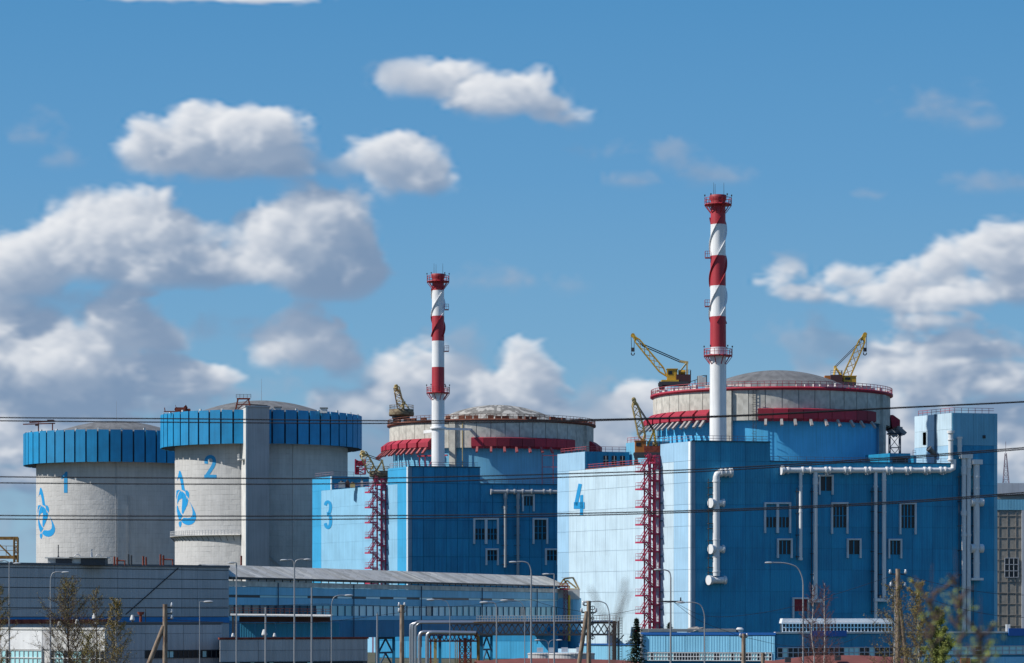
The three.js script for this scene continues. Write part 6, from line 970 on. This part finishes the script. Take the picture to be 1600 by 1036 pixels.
{ // string of ring insulators hanging by the pole pair
  const d = 160, t = thing('insulator_string', 'string of ring shaped insulators hanging beside the timber pole pair', 'insulators', P(926, 1000, d)); const c = mb(); c.rod(P(926, 948, d), P(926, 1000, d), 0.02, 0.02, 6); c.build('rod', M.steelDark, t); for (const [y, r] of [[950, 0.11], [958, 0.07], [966, 0.07], [974, 0.07], [996, 0.09]]) { const p = P(926, y, d); mb().add(new THREE.TorusGeometry(r, 0.022, 8, 20).translate(p.x, p.y, p.z)).build('ring', M.steelDark, t); }
}

// ---------------------------------------------------------------- overhead power lines, near the viewer, and thin service lines
const LINES = [
  ['upper wire of the highest pair of power lines', 78, 0.018, [[-120, 651], [0, 652.5], [300, 654.5], [620, 657.5], [900, 656], [1150, 649], [1400, 637], [1600, 627.5], [1720, 621]]],
  ['lower wire of the highest pair of power lines', 80, 0.018, [[-120, 656], [0, 657.5], [300, 660], [620, 661.5], [900, 658], [1150, 650.5], [1400, 637.8], [1600, 628.2], [1720, 621.5]]],
  ['upper wire of the middle pair of power lines', 78, 0.018, [[-120, 743], [0, 745], [300, 747], [560, 747.5], [860, 741], [1120, 732], [1400, 714.5], [1600, 699.5], [1720, 690]]],
  ['lower wire of the middle pair of power lines', 80, 0.018, [[-120, 753], [0, 754.5], [300, 756.5], [560, 755.5], [860, 746.5], [1120, 735.5], [1400, 717], [1600, 702], [1720, 692]]],
  ['upper wire of the lowest pair of power lines', 78, 0.018, [[-120, 804], [0, 805.5], [300, 806.5], [560, 806], [860, 803], [1120, 796.5], [1400, 784], [1600, 769.5], [1720, 761]]],
  ['lower wire of the lowest pair of power lines', 80, 0.018, [[-120, 809.5], [0, 811], [300, 812.5], [560, 811], [860, 806.5], [1120, 799], [1400, 786.5], [1600, 772], [1720, 763]]],
  ['thin service line from the strutted pole to the hall on the left', 150, 0.012, [[-40, 954], [60, 951], [160, 949.5], [258, 949]]],
  ['thin upper service line sagging from the strutted pole to the lone pole', 150, 0.012, [[260, 949], [380, 948], [500, 944], [628, 948]]],
  ['thin lower service line sagging from the strutted pole to the lone pole', 150, 0.012, [[260, 968], [380, 974], [500, 972], [628, 957]]],
  ['thin service line rising from the lone pole to the tall gallery lamp', 160, 0.012, [[630, 950], [720, 947], [830, 937]]],
  ['thin service line falling from the tall gallery lamp to the pole pair', 165, 0.012, [[830, 937], [866, 948], [918, 957]]],
  ['thin service line rising from the pole pair towards the red stair tower', 160, 0.012, [[926, 962], [960, 959], [1048, 941]]],
  ['thin service line from the cross barred lamp down to the short timber pole', 165, 0.013, [[1053, 941], [1090, 968], [1162, 996]]],
  ['thin service line rising from the cross barred lamp towards the dark blue front', 168, 0.012, [[1053, 941], [1100, 962], [1200, 956], [1300, 930], [1403, 897]]],
  ['thin service line from the short timber pole to the right', 165, 0.012, [[1164, 996], [1240, 1010], [1330, 1000], [1403, 935]]],
  ['thin upper service line leaving the strutted pole for the right edge', 150, 0.012, [[1405, 897], [1480, 915], [1560, 928], [1660, 930]]],
  ['thin lower service line leaving the strutted pole for the right edge', 150, 0.012, [[1405, 917], [1480, 945], [1560, 962], [1660, 966]]],
];
for (const [what, d, r, pts] of LINES) { const v = pts.map(([x, y]) => P(x, y, d)); mb().tube(v, r, 6, pts.length * 7).single('power_line', M.cable, v[Math.floor(v.length / 2)], what, 'power line', r > 0.015 ? 'power lines crossing the whole view' : 'thin service lines'); }

// ---------------------------------------------------------------- trees
const leafMats = { bud: mat(0.2, 0.16, 0.04, 0.8), gold: mat(0.27, 0.2, 0.05, 0.8), green: mat(0.17, 0.19, 0.04, 0.8), fresh: mat(0.28, 0.34, 0.05, 0.8) };
function birch(label, px, yTop, widthPx, d, o) {
  const base = P(px, 1036, d).setY(0), top = P(px + (o.lean || 0), yTop, d), H = top.y, W = widthPx * d / F / 2, t = thing(o.name || 'birch_tree', label, 'tree', base, o.group || 'birch trees in early leaf');
  const trunk = mb(), twigs = mb(), leaves = [], r0 = o.r || 0.085, spine = [...Array(9)].map((_, i) => base.clone().lerp(top, i / 8).add(V(rr(-1, 1) * 0.1 * Math.sin(i / 8 * Math.PI), 0, rr(-0.1, 0.1))));
  const curve = new THREE.CatmullRomCurve3(spine), N = 20; for (let i = 0; i < N; i++) trunk.rod(curve.getPoint(i / N), curve.getPoint((i + 1) / N), mix(r0, r0 * 0.13, i / N), mix(r0, r0 * 0.13, (i + 1) / N), 8, true);
  const limb = (a, dir, len, r, level) => {
    let p = a.clone(), v = dir.clone(); const n = 4;
    for (let i = 0; i < n; i++) {
      v.add(V(rr(-0.2, 0.2), level ? rr(-0.15, 0.12) : 0.1, rr(-0.2, 0.2))).normalize(); const q = p.clone().addScaledVector(v, len / n); twigs.rod(p, q, r * (1 - i / n * 0.75), r * (1 - (i + 1) / n * 0.75), 3, true);
      if (level < o.depth) for (let k = 0; k < 2; k++) limb(p.clone().lerp(q, rnd()), v.clone().add(V(rr(-0.9, 0.9), rr(-0.25, 0.6), rr(-0.9, 0.9))).normalize(), len * rr(0.3, 0.55), r * 0.5, level + 1);
      if (level >= o.depth - 1) for (let k = 0; k < (o.leaves || 0); k++) if (rnd() < (o.leafP ?? 1)) leaves.push(p.clone().lerp(q, rnd()).add(V(rr(-0.07, 0.07), rr(-0.1, 0.05), rr(-0.07, 0.07))));
      p = q;
    }
  };
  for (let i = 0; i < o.limbs; i++) { const u = mix(o.from || 0.3, 0.98, (i + rnd()) / o.limbs), az = i * 2.4 + rr(-0.4, 0.4), shape = Math.sin(Math.PI * clamp((u - (o.from || 0.3)) / (1.04 - (o.from || 0.3)), 0.08, 1) ** 0.7) * 0.85 + 0.15; limb(curve.getPoint(u), V(Math.cos(az), rr(0.55, 1.1), Math.sin(az)).normalize(), W * shape * rr(1.0, 1.5), Math.max(0.014, r0 * 0.3 * (1 - u * 0.5)), 0); }
  trunk.build('trunk', o.bark || M.bark, t); const tw = twigs.build('branches', o.twig || M.twig, t); tw.userData.kind = 'stuff';
  if (leaves.length) { const f = mb(); for (const c of leaves) { const s = rr(0.6, 1.3) * (o.leaf || 0.05) * 0.8, a = V(rr(-1, 1), rr(-1, 1), rr(-1, 1)).normalize(), b = V().crossVectors(a, V(rr(-1, 1), rr(-1, 1), rr(-1, 1)).normalize()).normalize(); f.quad(c.clone().addScaledVector(a, -s), c.clone().addScaledVector(b, s * 0.7), c.clone().addScaledVector(a, s), c.clone().addScaledVector(b, -s * 0.7)); } f.build('foliage', o.leafMat || leafMats.bud, t).userData.kind = 'stuff'; }
  return t;
}
birch('wide budding birch with dark branches before the pale building, lower left', 108, 908, 92, 140, { limbs: 86, depth: 2, from: 0.22, leaves: 1, leafP: 0.38, leaf: 0.032, r: 0.1, bark: M.barkDark });
birch('narrow budding birch right of the wide one, before the pale building', 153, 920, 46, 142, { limbs: 59, depth: 2, from: 0.3, leaves: 1, leafP: 0.19, leaf: 0.03, lean: -3, r: 0.07, bark: M.barkDark });
birch('golden leaved birch at the right end of the lower left group', 182, 936, 56, 138, { limbs: 68, depth: 2, from: 0.18, leaves: 2, leaf: 0.034, leafMat: leafMats.gold, r: 0.07, leafP: 0.25});
birch('budding birch cut by the left edge of the view', -4, 912, 60, 140, { limbs: 54, depth: 2, from: 0.25, leaves: 2, leaf: 0.032, leafMat: leafMats.gold, r: 0.08, bark: M.barkDark, leafP: 0.34});
birch('low bushy birch at the bottom edge between the wide and golden ones', 136, 990, 60, 130, { limbs: 40, depth: 2, from: 0.3, leaves: 1, leaf: 0.032, r: 0.05, bark: M.barkDark, leafP: 0.52});
birch('bare white stemmed birch behind the tall lamp, lower right', 1270, 914, 52, 146, { limbs: 57, depth: 2, from: 0.3, leaves: 0, r: 0.07, twig: mat(0.13, 0.055, 0.045, 0.95) });
birch('bare white stemmed birch right of the tall lamp, the taller one', 1288, 911, 50, 148, { limbs: 57, depth: 2, from: 0.3, leaves: 0, r: 0.07, twig: mat(0.13, 0.055, 0.045, 0.95) });
birch('yellow green birch around the strutted timber pole, lower right', 1398, 908, 76, 140, { limbs: 49, depth: 2, from: 0.2, leaves: 2, leaf: 0.036, leafMat: leafMats.bud, r: 0.07, leafP: 0.16});
birch('yellow green birch just right of the strutted timber pole', 1438, 906, 62, 144, { limbs: 73, depth: 2, from: 0.15, leaves: 2, leaf: 0.034, leafMat: leafMats.gold, lean: -4, r: 0.06, leafP: 0.29});
birch('low green birch between the strutted pole and the tall white duct', 1468, 952, 56, 132, { limbs: 49, depth: 2, from: 0.1, leaves: 3, leaf: 0.04, leafMat: leafMats.green, r: 0.05 });
// saplings close to the viewer, out of focus
birch('blurred leafy sapling close to the viewer before the tall white ducts', 1502, 858, 40, 15, { name: 'sapling', group: 'blurred saplings near the viewer', limbs: 10, depth: 1, from: 0.93, leaves: 1, leafP: 0.4, leaf: 0.011, leafMat: leafMats.fresh, lean: -6, r: 0.012, twig: M.twig, bark: M.twig });
birch('blurred leafy sapling close to the viewer left of the tall white ducts', 1486, 880, 60, 16, { name: 'sapling', group: 'blurred saplings near the viewer', limbs: 9, depth: 1, from: 0.945, leaves: 1, leafP: 0.4, leaf: 0.011, leafMat: leafMats.fresh, lean: -28, r: 0.012, twig: M.twig, bark: M.twig });
birch('blurred leafy sapling close to the viewer at the foot of the ducts', 1530, 930, 44, 14, { name: 'sapling', group: 'blurred saplings near the viewer', limbs: 10, depth: 1, from: 0.95, leaves: 1, leafP: 0.4, leaf: 0.012, leafMat: leafMats.fresh, r: 0.012, twig: M.twig, bark: M.twig });
{ // bare shoots, close and blurred
  const d = 9, b = P(957, 1200, d).setY(0), t = thing('bare_sapling', 'blurred bare shoots close to the viewer before the white front', 'sapling', b), f = P(957, 1000, d); mb().rod(b, f, 0.012, 0.007, 8).build('stem', M.twig, t); for (const [x, y] of [[922, 918], [978, 905], [984, 923]]) mb().tube([f, P(mix(957, x, 0.45), mix(1000, y, 0.5), d), P(x, y, d)], 0.0042, 6).build('shoot', M.twig, t);
}
// spruces before the white front
function spruce(label, px, yTop, d, W) {
  const b = P(px, 1036, d).setY(0), H = P(px, yTop, d).y, t = thing('spruce_tree', label, 'tree', b); mb().rod(b, b.clone().setY(H), 0.13, 0.01, 8).build('trunk', M.barkDark, t); const f = mb();
  for (let y = 0.12; y < 0.985; y += 0.022) { const n = 7, L = W * (1 - y) ** 0.8 * rr(0.75, 1.1) + 0.05; for (let k = 0; k < n; k++) { const az = k / n * 6.283 + y * 40 + rr(-0.3, 0.3), len = L * rr(0.6, 1.15), p = b.clone().setY(H * y), tip = p.clone().add(V(Math.cos(az) * len, -len * rr(0.05, 0.35), Math.sin(az) * len)); for (let j = 0; j < 9; j++) { const c = p.clone().lerp(tip, 0.15 + 0.85 * j / 9), s = 0.26 * (1.1 - j / 12), a = V(rr(-1, 1), rr(-0.7, 0.5), rr(-1, 1)).normalize().multiplyScalar(s), e = V(-a.z, rr(-0.1, 0.1) * s, a.x).multiplyScalar(0.45); f.quad(c.clone().sub(a), c.clone().add(e), c.clone().add(a), c.clone().sub(e)); } } }
  f.build('needles', M.needle, t).userData.kind = 'stuff';
}
spruce('dark spruce left of the light blue workshop, before the white front', 994.5, 965, 230, 2.7);
spruce('dark spruce top behind the workshop roof at the foot of the stair tower', 1046, 972, 380, 4);
camera.focus = 560; camera.userData.fStop = 3.2;

renderer.render(scene, camera);
